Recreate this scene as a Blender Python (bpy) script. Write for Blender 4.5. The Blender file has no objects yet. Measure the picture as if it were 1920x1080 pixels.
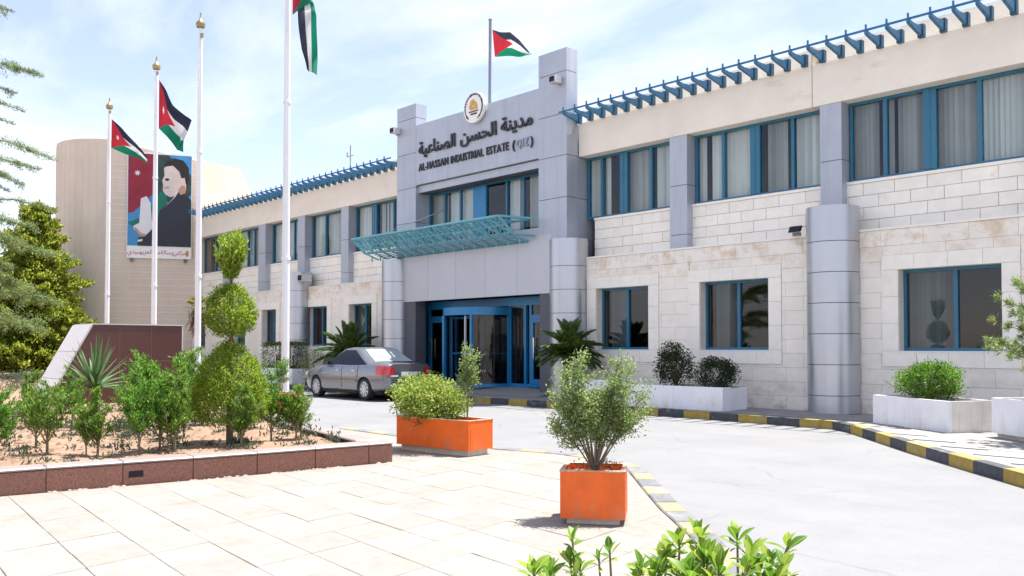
import bpy, bmesh, math, random
import numpy as np
from mathutils import Vector, Matrix
R = math.radians
S = bpy.context.scene
COL = S.collection
random.seed(5)
rng = np.random.default_rng(7)

# ------------------------------------------------------------------ camera, sky, sun, exposure
cam = bpy.data.cameras.new('camera')
cam_o = bpy.data.objects.new('camera', cam); COL.objects.link(cam_o)
cam_o.location = (0, 0, 1.45)
cam_o.rotation_euler = (R(91.5), 0, R(46.7))
cam.sensor_width = 36; cam.lens = 30.75
cam.shift_y = 0.0349
cam.clip_start = 0.05; cam.clip_end = 3000
S.camera = cam_o
SUN_AZ, SUN_EL = math.atan2(.25, .97), R(73)
world = bpy.data.worlds.new('World'); S.world = world; world.use_nodes = True
def build_world():
    nt = world.node_tree; N = nt.nodes; L = nt.links; N.clear()
    out = N.new('ShaderNodeOutputWorld'); mix = N.new('ShaderNodeMixShader')
    b1 = N.new('ShaderNodeBackground'); b2 = N.new('ShaderNodeBackground')
    sky = N.new('ShaderNodeTexSky'); sky.sky_type = 'NISHITA'; sky.sun_disc = False
    sky.sun_elevation = SUN_EL; sky.sun_rotation = SUN_AZ
    sky.air_density = 1.0; sky.dust_density = .8; sky.ozone_density = 1.6; sky.altitude = 600
    b1.inputs['Strength'].default_value = SKY_STRENGTH
    tn = N.new('ShaderNodeMix'); tn.data_type = 'RGBA'; tn.blend_type = 'MULTIPLY'; tn.inputs[0].default_value = 1; tn.inputs[7].default_value = (1.14, .955, 1.03, 1)
    L.new(sky.outputs[0], tn.inputs[6]); L.new(tn.outputs[2], b1.inputs[0])
    b2.inputs['Color'].default_value = (.93, .965, 1, 1); b2.inputs['Strength'].default_value = CLOUD
    tc = N.new('ShaderNodeTexCoord'); sep = N.new('ShaderNodeSeparateXYZ'); L.new(tc.outputs['Generated'], sep.inputs[0])
    ad = N.new('ShaderNodeMath'); ad.operation = 'ADD'; ad.inputs[1].default_value = .22; L.new(sep.outputs[2], ad.inputs[0])
    mx = N.new('ShaderNodeMath'); mx.operation = 'MAXIMUM'; mx.inputs[1].default_value = .1; L.new(ad.outputs[0], mx.inputs[0])
    dx = N.new('ShaderNodeMath'); dx.operation = 'DIVIDE'; L.new(sep.outputs[0], dx.inputs[0]); L.new(mx.outputs[0], dx.inputs[1])
    dy = N.new('ShaderNodeMath'); dy.operation = 'DIVIDE'; L.new(sep.outputs[1], dy.inputs[0]); L.new(mx.outputs[0], dy.inputs[1])
    cb = N.new('ShaderNodeCombineXYZ'); L.new(dx.outputs[0], cb.inputs[0]); L.new(dy.outputs[0], cb.inputs[1])
    mp = N.new('ShaderNodeMapping'); mp.inputs['Rotation'].default_value = (0, 0, .5); mp.inputs['Scale'].default_value = (.75, 1.5, 1)
    mp.inputs['Location'].default_value = CLOUD_LOC
    L.new(cb.outputs[0], mp.inputs[0])
    no = N.new('ShaderNodeTexNoise'); no.inputs['Scale'].default_value = 1.35; no.inputs['Detail'].default_value = 7
    no.inputs['Roughness'].default_value = .56; no.inputs['Distortion'].default_value = .5
    L.new(mp.outputs[0], no.inputs['Vector'])
    rp = N.new('ShaderNodeValToRGB'); rp.color_ramp.elements[0].position = .43; rp.color_ramp.elements[1].position = .70
    rp.color_ramp.elements[0].color = (.13, .13, .13, 1); rp.color_ramp.elements[1].color = (.95, .95, .95, 1)
    L.new(no.outputs[0], rp.inputs[0])
    L.new(rp.outputs[0], mix.inputs[0]); L.new(b1.outputs[0], mix.inputs[1]); L.new(b2.outputs[0], mix.inputs[2])
    L.new(mix.outputs[0], out.inputs[0])
SKY_STRENGTH, CLOUD, CLOUD_LOC = .046, .225, (1.3, .4, 0)
build_world()
sun = bpy.data.lights.new('sun', 'SUN'); sun.energy = 2.1; sun.angle = R(.53); sun.color = (1, .965, .91)
sun_o = bpy.data.objects.new('sun', sun); COL.objects.link(sun_o)
to_sun = Vector((math.sin(SUN_AZ) * math.cos(SUN_EL), math.cos(SUN_AZ) * math.cos(SUN_EL), math.sin(SUN_EL)))
sun_o.rotation_euler = to_sun.to_track_quat('Z', 'Y').to_euler(); sun_o.location = (0, 0, 40)
S.view_settings.view_transform = 'Standard'; S.view_settings.look = 'None'
S.view_settings.gamma = 1; S.view_settings.use_curve_mapping = False
S.view_settings.exposure = 2.6
S.render.engine = 'CYCLES'; S.cycles.max_bounces = 7; S.cycles.transparent_max_bounces = 12

# ------------------------------------------------------------------ materials
M = {}
def mat(name, col, rough=.6, metal=0., var=.12, scale=3., det=5, bump=0., bscale=40., rand=0., coat=0., spec=.5, col2=None, mask=None, island=0.):
    m = bpy.data.materials.new(name); m.use_nodes = True; M[name] = m
    nt = m.node_tree; N = nt.nodes; L = nt.links; p = N['Principled BSDF']
    p.inputs['Roughness'].default_value = rough; p.inputs['Metallic'].default_value = metal
    p.inputs['Specular IOR Level'].default_value = spec
    p.inputs['Coat Weight'].default_value = coat
    tc = N.new('ShaderNodeTexCoord'); geo = N.new('ShaderNodeNewGeometry')
    no = N.new('ShaderNodeTexNoise'); no.inputs['Scale'].default_value = scale; no.inputs['Detail'].default_value = det
    no.inputs['Roughness'].default_value = .62
    L.new(geo.outputs['Position'], no.inputs['Vector'])
    mx = N.new('ShaderNodeMix'); mx.data_type = 'RGBA'
    a = [c * (1 - var) for c in col]; b = [min(1, c * (1 + var)) for c in col]
    mx.inputs[6].default_value = (*a, 1); mx.inputs[7].default_value = (*b, 1)
    rp = N.new('ShaderNodeMapRange'); rp.inputs[1].default_value = .3; rp.inputs[2].default_value = .7
    L.new(no.outputs[0], rp.inputs[0]); L.new(rp.outputs[0], mx.inputs[0])
    cur = mx.outputs[2]
    if col2 is not None:
        n2 = N.new('ShaderNodeTexNoise'); n2.inputs['Scale'].default_value = mask[0]; n2.inputs['Detail'].default_value = 8; n2.inputs['Roughness'].default_value = .68
        mpp = N.new('ShaderNodeMapping'); mpp.inputs['Scale'].default_value = mask[3] if len(mask) > 3 else (1, 1, 1)
        L.new(geo.outputs['Position'], mpp.inputs[0]); L.new(mpp.outputs[0], n2.inputs['Vector'])
        r2 = N.new('ShaderNodeMapRange'); r2.inputs[1].default_value = mask[1]; r2.inputs[2].default_value = mask[2]
        L.new(n2.outputs[0], r2.inputs[0])
        fac = r2.outputs[0]
        if len(mask) > 4:      # limit the stain to a band of heights (z0, z1 fading, opacity)
            sp = N.new('ShaderNodeSeparateXYZ'); L.new(geo.outputs['Position'], sp.inputs[0])
            r3 = N.new('ShaderNodeMapRange'); r3.inputs[1].default_value = mask[4][0]; r3.inputs[2].default_value = mask[4][1]
            L.new(sp.outputs[2], r3.inputs[0])
            mu = N.new('ShaderNodeMath'); mu.operation = 'MULTIPLY'; L.new(fac, mu.inputs[0]); L.new(r3.outputs[0], mu.inputs[1]); fac = mu.outputs[0]
        m2 = N.new('ShaderNodeMix'); m2.data_type = 'RGBA'; m2.inputs[7].default_value = (*col2, 1)
        L.new(fac, m2.inputs[0]); L.new(cur, m2.inputs[6]); cur = m2.outputs[2]
    if rand or island:
        src = N.new('ShaderNodeObjectInfo').outputs['Random'] if rand else geo.outputs['Random Per Island']
        amt = rand or island
        r4 = N.new('ShaderNodeMapRange'); r4.inputs[3].default_value = 1 - amt; r4.inputs[4].default_value = 1 + amt * .6
        L.new(src, r4.inputs[0])
        vm = N.new('ShaderNodeVectorMath'); vm.operation = 'SCALE'; L.new(cur, vm.inputs[0]); L.new(r4.outputs[0], vm.inputs['Scale']); cur = vm.outputs[0]
    L.new(cur, p.inputs['Base Color'])
    if bump:
        nb = N.new('ShaderNodeTexNoise'); nb.inputs['Scale'].default_value = bscale; nb.inputs['Detail'].default_value = 6
        L.new(geo.outputs['Position'], nb.inputs['Vector'])
        bp = N.new('ShaderNodeBump'); bp.inputs['Strength'].default_value = bump; bp.inputs['Distance'].default_value = .02
        L.new(nb.outputs[0], bp.inputs['Height']); L.new(bp.outputs[0], p.inputs['Normal'])
    return m

def leafmat(name, c1, c2, c3, trans=.45, rough=.5):
    m = bpy.data.materials.new(name); m.use_nodes = True; M[name] = m
    nt = m.node_tree; N = nt.nodes; L = nt.links; p = N['Principled BSDF']; out = N['Material Output']
    geo = N.new('ShaderNodeNewGeometry'); rp = N.new('ShaderNodeValToRGB')
    e = rp.color_ramp.elements; e[0].color = (*c1, 1); e[1].color = (*c3, 1)
    x = e.new(.5); x.color = (*c2, 1)
    L.new(geo.outputs['Random Per Island'], rp.inputs[0])
    L.new(rp.outputs[0], p.inputs['Base Color']); p.inputs['Roughness'].default_value = rough; p.inputs['Specular IOR Level'].default_value = .35
    tr = N.new('ShaderNodeBsdfTranslucent'); L.new(rp.outputs[0], tr.inputs[0])
    mx = N.new('ShaderNodeMixShader'); mx.inputs[0].default_value = trans
    L.new(p.outputs[0], mx.inputs[1]); L.new(tr.outputs[0], mx.inputs[2]); L.new(mx.outputs[0], out.inputs[0])
    return m

def glassmat(name, tint, ior=1.5, gl=1.0):
    m = bpy.data.materials.new(name); m.use_nodes = True; M[name] = m
    nt = m.node_tree; N = nt.nodes; L = nt.links; N.remove(N['Principled BSDF']); out = N['Material Output']
    t = N.new('ShaderNodeBsdfTransparent'); t.inputs[0].default_value = (*tint, 1)
    g = N.new('ShaderNodeBsdfGlossy'); g.inputs['Roughness'].default_value = .015; g.inputs[0].default_value = (gl, gl, gl, 1)
    f = N.new('ShaderNodeFresnel'); f.inputs[0].default_value = ior
    ge = N.new('ShaderNodeNewGeometry'); iv = N.new('ShaderNodeMath'); iv.operation = 'SUBTRACT'; iv.inputs[0].default_value = 1; L.new(ge.outputs['Backfacing'], iv.inputs[1])
    mu = N.new('ShaderNodeMath'); mu.operation = 'MULTIPLY'; L.new(f.outputs[0], mu.inputs[0]); L.new(iv.outputs[0], mu.inputs[1])
    mx = N.new('ShaderNodeMixShader'); L.new(mu.outputs[0], mx.inputs[0]); L.new(t.outputs[0], mx.inputs[1]); L.new(g.outputs[0], mx.inputs[2])
    L.new(mx.outputs[0], out.inputs[0]); return m

mat('fascia', (.84, .77, .655), .85, var=.06, scale=1.2, bump=.15, bscale=60, col2=(.50, .40, .28), mask=(1.1, .60, .85, (.5, 1, 1.6)))
mat('upper_stone', (.88, .835, .74), .8, var=.05, scale=5, bump=.2, bscale=45, rand=.05, col2=(.55, .40, .25), mask=(1.5, .63, .85))
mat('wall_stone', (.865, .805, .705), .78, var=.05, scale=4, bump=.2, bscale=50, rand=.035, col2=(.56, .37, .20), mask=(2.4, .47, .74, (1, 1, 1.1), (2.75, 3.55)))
mat('base_stone', (.84, .78, .685), .8, var=.06, scale=4, bump=.2, bscale=50, rand=.035, col2=(.34, .25, .16), mask=(2.0, .48, .78, (1, 1, 1.6), (1.1, .2)))
mat('surround', (.88, .83, .735), .75, var=.05, scale=6, bump=.12, bscale=60, rand=.03)
mat('hall_stone', (.67, .58, .475), .85, var=.06, scale=.8, bump=.3, bscale=30, col2=(.60, .50, .40), mask=(.9, .45, .85, (1.6, 1.6, .35)))
mat('joint_pale', (.70, .63, .545), .9, var=.1)
mat('joint', (.44, .385, .325), .9, var=.1)
mat('panel', (.44, .47, .52), .42, metal=.25, var=.05, scale=1.5, rand=.05, col2=(.33, .355, .42), mask=(1.6, .5, .85, (3, 3, .2)))
mat('lower_panel', (.50, .51, .54), .40, metal=.25, var=.03, scale=.8, rand=.03)
mat('column_metal', (.50, .515, .545), .35, metal=.8, var=.03, scale=1, rand=.03)
mat('seam', (.10, .105, .12), .7, var=.05)
mat('blue', (.015, .20, .43), .35, var=.06, scale=2, col2=(.03, .26, .42), mask=(3, .5, .8))
mat('blue_deep', (.012, .125, .27), .4, var=.08)
mat('frame_blue', (.02, .145, .245), .35, var=.08, scale=2, col2=(.03, .17, .25), mask=(3, .5, .8))
mat('bracket_blue', (.03, .14, .25), .5, var=.25, scale=14, det=3, col2=(.12, .27, .37), mask=(9, .58, .70))
mat('bracket_end', (.02, .085, .15), .5, var=.15)
mat('teal_pale', (.15, .41, .48), .45, var=.15, scale=6, col2=(.14, .42, .48), mask=(5, .55, .7))
mat('teal', (.06, .26, .33), .45, var=.15, scale=6, col2=(.32, .55, .58), mask=(5, .55, .75))  # pale mottling in the colour stands in for white highlights on the steel
mat('dark', (.012, .012, .013), .8, var=.1)
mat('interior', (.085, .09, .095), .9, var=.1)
mat('blind', (.92, .93, .90), .8, var=.04, island=.22)
mat('curtain', (.86, .84, .78), .85, var=.05, island=.12)
mat('blind_mid', (.62, .62, .58), .85, var=.05, island=.3)
mat('blind_grey', (.42, .42, .40), .85, var=.05, island=.5)
mat('door_brown', (.14, .035, .018), .45, var=.15, scale=3)
mat('red_curtain', (.30, .07, .03), .8, var=.12)
glassmat('glass', (.84, .87, .87), 1.5)
glassmat('glass_dark', (.62, .66, .68), 1.55)
glassmat('glass_door', (.55, .58, .60), 1.5)
mat('road', (.185, .186, .188), .88, var=.07, scale=.5, bump=.35, bscale=70, col2=(.155, .155, .157), mask=(.8, .45, .8))
mat('ground', (.22, .175, .13), .95, var=.15, scale=.3, bump=.3)
mat('sidewalk', (.245, .234, .222), .85, var=.06, scale=1.2, bump=.2, bscale=60, rand=.07)
mat('tile', (.235, .216, .19), .8, var=.10, scale=9, bump=.35, bscale=90, rand=.09, col2=(.165, .14, .115), mask=(2.2, .54, .86))
mat('tile_joint', (.165, .135, .105), .95, var=.2, scale=8)
mat('soil', (.235, .155, .10), .95, var=.22, scale=5, det=8, bump=1.0, bscale=25, col2=(.18, .105, .065), mask=(2.2, .5, .75))
mat('clod', (.26, .165, .105), .95, var=.2, scale=9, island=.3)
mat('granite', (.25, .105, .07), .3, var=.45, scale=60, det=3, rand=.10, spec=.5, col2=(.20, .10, .075), mask=(1.4, .5, .8))
mat('granite_dark', (.085, .028, .022), .3, var=.45, scale=60, det=3, rand=.12, col2=(.095, .045, .038), mask=(1.4, .5, .8))
mat('coping', (.25, .205, .19), .45, var=.10, scale=25, rand=.05)
mat('grey_slab', (.52, .49, .48), .5, var=.08, scale=12, rand=.04)
mat('mortar', (.27, .225, .175), .95, var=.15, scale=12, bump=.5, bscale=30)
mat('kerb_yellow', (.36, .255, .05), .8, var=.18, scale=9, rand=.12, bump=.3, bscale=40, col2=(.33, .29, .22), mask=(5, .54, .68))
mat('kerb_black', (.055, .06, .068), .8, var=.25, scale=9, rand=.2, bump=.3, bscale=40, col2=(.24, .23, .21), mask=(5, .57, .70))
mat('kerb_pale', (.255, .225, .13), .85, var=.12, scale=9, rand=.12, bump=.3, col2=(.23, .21, .18), mask=(5, .5, .65))
mat('kerb_grey', (.135, .14, .15), .85, var=.16, scale=9, rand=.15, bump=.3, col2=(.20, .19, .18), mask=(5, .5, .65))
mat('marble', (.78, .78, .80), .45, var=.05, scale=3, rand=.03, col2=(.52, .49, .45), mask=(5, .48, .78, (1, 1, .5), (.62, .16)))
mat('marble_stained', (.68, .63, .58), .55, var=.08, scale=6, col2=(.50, .41, .33), mask=(3, .5, .8, (3, 3, .4)))
mat('orange', (.80, .125, .006), .5, var=.12, scale=5, rand=.03, col2=(.42, .22, .12), mask=(6, .50, .78, (1, 1, .5), (.32, .04)))
mat('plinth', (.58, .50, .40), .8, var=.15, scale=10)
mat('white_paint', (.80, .80, .80), .35, var=.03)
mat('brass', (.35, .27, .13), .35, metal=.7, var=.15)
mat('pole_grey', (.22, .23, .25), .45, metal=.4, var=.08)
mat('black_letter', (.03, .032, .038), .5, var=.1)
mat('faded_letter', (.33, .36, .43), .5, var=.1)
mat('emblem_white', (.86, .85, .81), .5, var=.03)
mat('gold', (.62, .37, .06), .45, metal=.2, var=.12, scale=10)
mat('grey_plastic', (.55, .55, .55), .5, var=.05)
mat('car_paint', (.215, .22, .235), .24, metal=.7, var=.03, coat=.8)
mat('tyre', (.018, .018, .019), .85, var=.1)
mat('rim', (.62, .63, .65), .3, metal=.75, var=.05)
mat('chrome', (.75, .75, .77), .15, metal=.95, var=.02)
mat('tail_red', (.62, .012, .015), .15, var=.1, coat=1.)
mat('lamp_white', (.75, .74, .74), .2, var=.05, coat=1.)
mat('car_glass', (.008, .011, .015), .04, var=.05, spec=.22)
mat('rear_glass', (.30, .36, .37), .04, var=.05, spec=.9)
mat('bark', (.13, .09, .06), .9, var=.25, scale=14, bump=.6, bscale=30)
mat('twig', (.20, .15, .09), .85, var=.2, scale=20)
mat('palm_fibre', (.20, .115, .06), .95, var=.3, scale=20, bump=.6)
mat('p_red', (.27, .012, .03), .6, var=.18, scale=2.2); mat('p_green', (.0, .17, .11), .6, var=.2, scale=3)
mat('p_blue', (.05, .26, .50), .6, var=.2, scale=1.5); mat('p_pale', (.70, .70, .70), .6, var=.05, scale=3)
mat('p_suit', (.022, .026, .038), .6, var=.15, scale=2); mat('p_hair', (.018, .014, .013), .6, var=.2, scale=5)
mat('p_skin', (.66, .56, .50), .6, var=.10, scale=2.4); mat('p_tan', (.50, .27, .18), .6, var=.15, scale=3)
mat('p_caption', (.42, .02, .03), .6, var=.1); mat('p_forest', (.03, .06, .045), .6, var=.4, scale=4)
mat('mat_rubber', (.03, .03, .032), .9, var=.1)

leafmat('leaf_topiary', (.05, .11, .010), (.25, .37, .03), (.46, .54, .085), .5)
leafmat('leaf_conifer', (.07, .13, .018), (.26, .32, .035), (.46, .46, .08), .6)
leafmat('leaf_sapling', (.03, .11, .012), (.11, .27, .025), (.24, .40, .06), .5)
leafmat('leaf_weed', (0.048, 0.068, 0.040), (0.080, 0.104, 0.064), (0.136, 0.144, 0.096))
leafmat('leaf_silver', (.09, .16, .04), (.23, .33, .09), (.40, .45, .22), .55)
leafmat('leaf_gold', (.08, .16, .02), (.27, .37, .055), (.48, .50, .14), .55)
leafmat('leaf_bright', (.03, .11, .012), (.12, .28, .025), (.28, .44, .06), .5)
leafmat('leaf_dark', (0.013, 0.030, 0.011), (0.031, 0.059, 0.020), (0.069, 0.098, 0.037))
leafmat('leaf_clipped', (0.040, 0.080, 0.013), (0.088, 0.136, 0.024), (0.160, 0.192, 0.048))
leafmat('leaf_cycad', (.02, .05, .012), (.06, .115, .02), (.17, .21, .05), .3, .4)
leafmat('leaf_cedar', (.08, .15, .04), (.20, .28, .09), (.36, .40, .18), .5)
leafmat('leaf_yucca', (0.036, 0.102, 0.030), (0.084, 0.180, 0.060), (0.228, 0.300, 0.168), .25, .4)
def front_leaf():       # each leaf its own tone, paler along the midrib, a few blemishes
    m = leafmat('leaf_front', (.05, .15, .010), (.15, .29, .02), (.34, .42, .06), .45, .38); nt = m.node_tree; N = nt.nodes; L = nt.links
    rp = [n for n in N if n.type == 'VALTORGB'][0]; oi = N.new('ShaderNodeObjectInfo'); L.new(oi.outputs['Random'], rp.inputs[0])
    tc = N.new('ShaderNodeTexCoord'); sp = N.new('ShaderNodeSeparateXYZ'); L.new(tc.outputs['Generated'], sp.inputs[0])
    a = N.new('ShaderNodeMath'); a.operation = 'SUBTRACT'; a.inputs[1].default_value = .5; L.new(sp.outputs[1], a.inputs[0]); b = N.new('ShaderNodeMath'); b.operation = 'ABSOLUTE'; L.new(a.outputs[0], b.inputs[0])
    r = N.new('ShaderNodeMapRange'); r.inputs[1].default_value = .02; r.inputs[2].default_value = .07; r.inputs[3].default_value = .6; r.inputs[4].default_value = 0; L.new(b.outputs[0], r.inputs[0])
    mx = N.new('ShaderNodeMix'); mx.data_type = 'RGBA'; mx.inputs[7].default_value = (.42, .50, .14, 1); L.new(r.outputs[0], mx.inputs[0]); L.new(rp.outputs[0], mx.inputs[6])
    no = N.new('ShaderNodeTexNoise'); no.inputs['Scale'].default_value = 90; L.new(N.new('ShaderNodeNewGeometry').outputs['Position'], no.inputs['Vector']); r2 = N.new('ShaderNodeMapRange'); r2.inputs[1].default_value = .60; r2.inputs[2].default_value = .72; r2.inputs[4].default_value = .7; L.new(no.outputs[0], r2.inputs[0])
    m2 = N.new('ShaderNodeMix'); m2.data_type = 'RGBA'; m2.inputs[7].default_value = (.20, .17, .04, 1); L.new(r2.outputs[0], m2.inputs[0]); L.new(mx.outputs[2], m2.inputs[6])
    for n in N:
        if n.type == 'BSDF_PRINCIPLED': L.new(m2.outputs[2], n.inputs['Base Color'])
        if n.type == 'BSDF_TRANSLUCENT': L.new(m2.outputs[2], n.inputs[0])
front_leaf()
mat('rim_worn', (.50, .27, .16), .8, var=.3, scale=18, col2=(.55, .47, .38), mask=(9, .45, .6))
leafmat('leaf_palm', (0.112, 0.136, 0.032), (0.224, 0.224, 0.064), (0.320, 0.256, 0.096))

def wear(name, crack, tyre):        # fine cracks, speckle and faint long tyre marks in a paved surface
    nt = M[name].node_tree; N = nt.nodes; L = nt.links; p = N['Principled BSDF']; src = p.inputs['Base Color'].links[0].from_socket
    geo = N.new('ShaderNodeNewGeometry'); no = N.new('ShaderNodeTexNoise'); no.name = 'road_cracks'; no.inputs['Scale'].default_value = 1.2; no.inputs['Detail'].default_value = 6
    L.new(geo.outputs['Position'], no.inputs['Vector']); ad = N.new('ShaderNodeVectorMath'); ad.operation = 'MULTIPLY_ADD'; ad.inputs[1].default_value = (.9, .9, 0)
    L.new(no.outputs['Color'], ad.inputs[0]); L.new(geo.outputs['Position'], ad.inputs[2])
    vo = N.new('ShaderNodeTexVoronoi'); vo.feature = 'DISTANCE_TO_EDGE'; vo.inputs['Scale'].default_value = .42; L.new(ad.outputs[0], vo.inputs['Vector'])
    r = N.new('ShaderNodeMapRange'); r.inputs[1].default_value = .0; r.inputs[2].default_value = .010; r.inputs[3].default_value = crack; r.inputs[4].default_value = 0; L.new(vo.outputs['Distance'], r.inputs[0])
    n3 = N.new('ShaderNodeTexNoise'); n3.inputs['Scale'].default_value = .6; L.new(geo.outputs['Position'], n3.inputs['Vector']); r3 = N.new('ShaderNodeMapRange'); r3.inputs[1].default_value = .42; r3.inputs[2].default_value = .56; L.new(n3.outputs[0], r3.inputs[0])
    mu = N.new('ShaderNodeMath'); mu.operation = 'MULTIPLY'; L.new(r.outputs[0], mu.inputs[0]); L.new(r3.outputs[0], mu.inputs[1])
    mp = N.new('ShaderNodeMapping'); mp.inputs['Rotation'].default_value = (0, 0, R(46)); mp.inputs['Scale'].default_value = (.18, 2.6, 1); L.new(geo.outputs['Position'], mp.inputs[0])
    n2 = N.new('ShaderNodeTexNoise'); n2.inputs['Scale'].default_value = 1.0; n2.inputs['Detail'].default_value = 9; n2.inputs['Roughness'].default_value = .7; L.new(mp.outputs[0], n2.inputs['Vector'])
    r2 = N.new('ShaderNodeMapRange'); r2.inputs[1].default_value = .56; r2.inputs[2].default_value = .72; r2.inputs[4].default_value = tyre; L.new(n2.outputs[0], r2.inputs[0])
    sp = N.new('ShaderNodeTexNoise'); sp.inputs['Scale'].default_value = 45; sp.inputs['Detail'].default_value = 3; L.new(geo.outputs['Position'], sp.inputs['Vector']); r5 = N.new('ShaderNodeMapRange'); r5.inputs[1].default_value = .60; r5.inputs[2].default_value = .72; r5.inputs[4].default_value = .25; L.new(sp.outputs[0], r5.inputs[0])
    cur = src
    for f in (mu.outputs[0], r2.outputs[0], r5.outputs[0]):
        m = N.new('ShaderNodeMix'); m.data_type = 'RGBA'; m.inputs[7].default_value = (.075, .072, .07, 1); L.new(f, m.inputs[0]); L.new(cur, m.inputs[6]); cur = m.outputs[2]
    L.new(cur, p.inputs['Base Color'])
wear('road', .32, .34); wear('sidewalk', .3, .08)

# ------------------------------------------------------------------ mesh helpers
class MB:
    def __init__(s): s.v = []; s.f = []; s.m = []
    def add(s, vs, fs, mi=0):
        o = len(s.v); s.v += [tuple(v) for v in vs]
        for f in fs: s.f.append([i + o for i in f]); s.m.append(mi)
        return s
    def box(s, x0, x1, y0, y1, z0, z1, mi=0):
        return s.add([(x0, y0, z0), (x1, y0, z0), (x1, y1, z0), (x0, y1, z0), (x0, y0, z1), (x1, y0, z1), (x1, y1, z1), (x0, y1, z1)],
                     [(0, 3, 2, 1), (4, 5, 6, 7), (0, 1, 5, 4), (1, 2, 6, 5), (2, 3, 7, 6), (3, 0, 4, 7)], mi)
    def bar(s, a, b, w=.02, d=None, mi=0):
        a = Vector(a); b = Vector(b); t = (b - a).normalized(); up = Vector((0, 0, 1)) if abs(t.z) < .95 else Vector((1, 0, 0))
        u = t.cross(up).normalized() * w / 2; v = u.normalized().cross(t) * (d or w) / 2
        return s.add([a - u - v, a + u - v, a + u + v, a - u + v, b - u - v, b + u - v, b + u + v, b - u + v],
                     [(0, 3, 2, 1), (4, 5, 6, 7), (0, 1, 5, 4), (1, 2, 6, 5), (2, 3, 7, 6), (3, 0, 4, 7)], mi)
    def tube(s, pts, rad, n=8, mi=0, cap=True):
        pts = [Vector(p) for p in pts]; rs = rad if hasattr(rad, '__len__') else [rad] * len(pts)
        o = len(s.v); k = len(pts)
        for i, p in enumerate(pts):
            t = (pts[min(i + 1, k - 1)] - pts[max(i - 1, 0)]).normalized()
            up = Vector((0, 0, 1)) if abs(t.z) < .9 else Vector((1, 0, 0))
            u = t.cross(up).normalized(); v = u.cross(t)
            for j in range(n):
                a = 2 * math.pi * j / n; s.v.append(tuple(p + (u * math.cos(a) + v * math.sin(a)) * rs[i]))
        for i in range(k - 1):
            for j in range(n):
                j2 = (j + 1) % n; s.f.append([o + i * n + j, o + i * n + j2, o + (i + 1) * n + j2, o + (i + 1) * n + j]); s.m.append(mi)
        if cap:
            s.f.append([o + j for j in range(n)][::-1]); s.m.append(mi); s.f.append([o + (k - 1) * n + j for j in range(n)]); s.m.append(mi)
        return s
    def lathe(s, prof, n=24, mi=0, c=(0, 0)):
        o = len(s.v); k = len(prof)
        for r, z in prof:
            for j in range(n):
                a = 2 * math.pi * j / n; s.v.append((c[0] + r * math.cos(a), c[1] + r * math.sin(a), z))
        for i in range(k - 1):
            for j in range(n):
                j2 = (j + 1) % n; s.f.append([o + i * n + j, o + i * n + j2, o + (i + 1) * n + j2, o + (i + 1) * n + j]); s.m.append(mi)
        s.f.append([o + j for j in range(n)][::-1]); s.m.append(mi); s.f.append([o + (k - 1) * n + j for j in range(n)]); s.m.append(mi)
        return s
    def prism(s, poly, z0, z1, mi=0):
        n = len(poly)
        return s.add([(x, y, z0) for x, y in poly] + [(x, y, z1) for x, y in poly],
                     [list(range(n))[::-1], list(range(n, 2 * n))] + [(i, (i + 1) % n, n + (i + 1) % n, n + i) for i in range(n)], mi)
    def extr(s, pts, vec, mi=0):
        n = len(pts); vec = Vector(vec)
        return s.add([Vector(p) for p in pts] + [Vector(p) + vec for p in pts],
                     [list(range(n))[::-1], list(range(n, 2 * n))] + [(i, (i + 1) % n, n + (i + 1) % n, n + i) for i in range(n)], mi)
    def mesh(s, name, mats, smooth=None, fix=True):
        me = bpy.data.meshes.new(name); me.from_pydata(s.v, [], s.f)
        for mm in ([mats] if isinstance(mats, str) else mats): me.materials.append(M[mm])
        me.polygons.foreach_set('material_index', s.m)
        if fix:
            bm = bmesh.new(); bm.from_mesh(me); bmesh.ops.recalc_face_normals(bm, faces=bm.faces); bm.to_mesh(me); bm.free()
        if smooth is not None:
            me.polygons.foreach_set('use_smooth', [True] * len(me.polygons)); me.set_sharp_from_angle(angle=R(smooth))
        me.update(); return me

def wpos(o):
    p = Vector((0, 0, 0))
    while o is not None: p += o.location; o = o.parent
    return p
def link(name, me, parent=None, loc=(0, 0, 0)):
    """loc is in world axes; the parents of world-placed parts are never rotated"""
    o = bpy.data.objects.new(name, me); COL.objects.link(o)
    if parent is not None: o.parent = parent; o.location = Vector(loc) - wpos(parent)
    else: o.location = loc
    return o
def part(name, mb, mats, parent=None, smooth=None): return link(name, mb.mesh(name, mats, smooth), parent)
def sub(name, me, parent, loc=(0, 0, 0)):       # placed in the parent's own axes
    o = bpy.data.objects.new(name, me); COL.objects.link(o); o.parent = parent; o.location = loc; return o
def tag(o, label=None, cat=None, group=None, kind=None):
    if label: o['label'] = label
    if cat: o['category'] = cat
    if group: o['group'] = group
    if kind: o['kind'] = kind
    return o
def thing(name, label, cat, loc=(0, 0, 0), rot=0, group=None):
    o = bpy.data.objects.new(name, None); COL.objects.link(o); o.location = loc; o.rotation_euler = (0, 0, rot); o.empty_display_size = .2
    return tag(o, label, cat, group)
def dup(o, parent=None):
    c = o.copy(); COL.objects.link(c)
    if parent is not None: c.parent = parent
    for ch in [x for x in bpy.data.objects if x.parent == o]: dup(ch, c)
    return c

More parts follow.
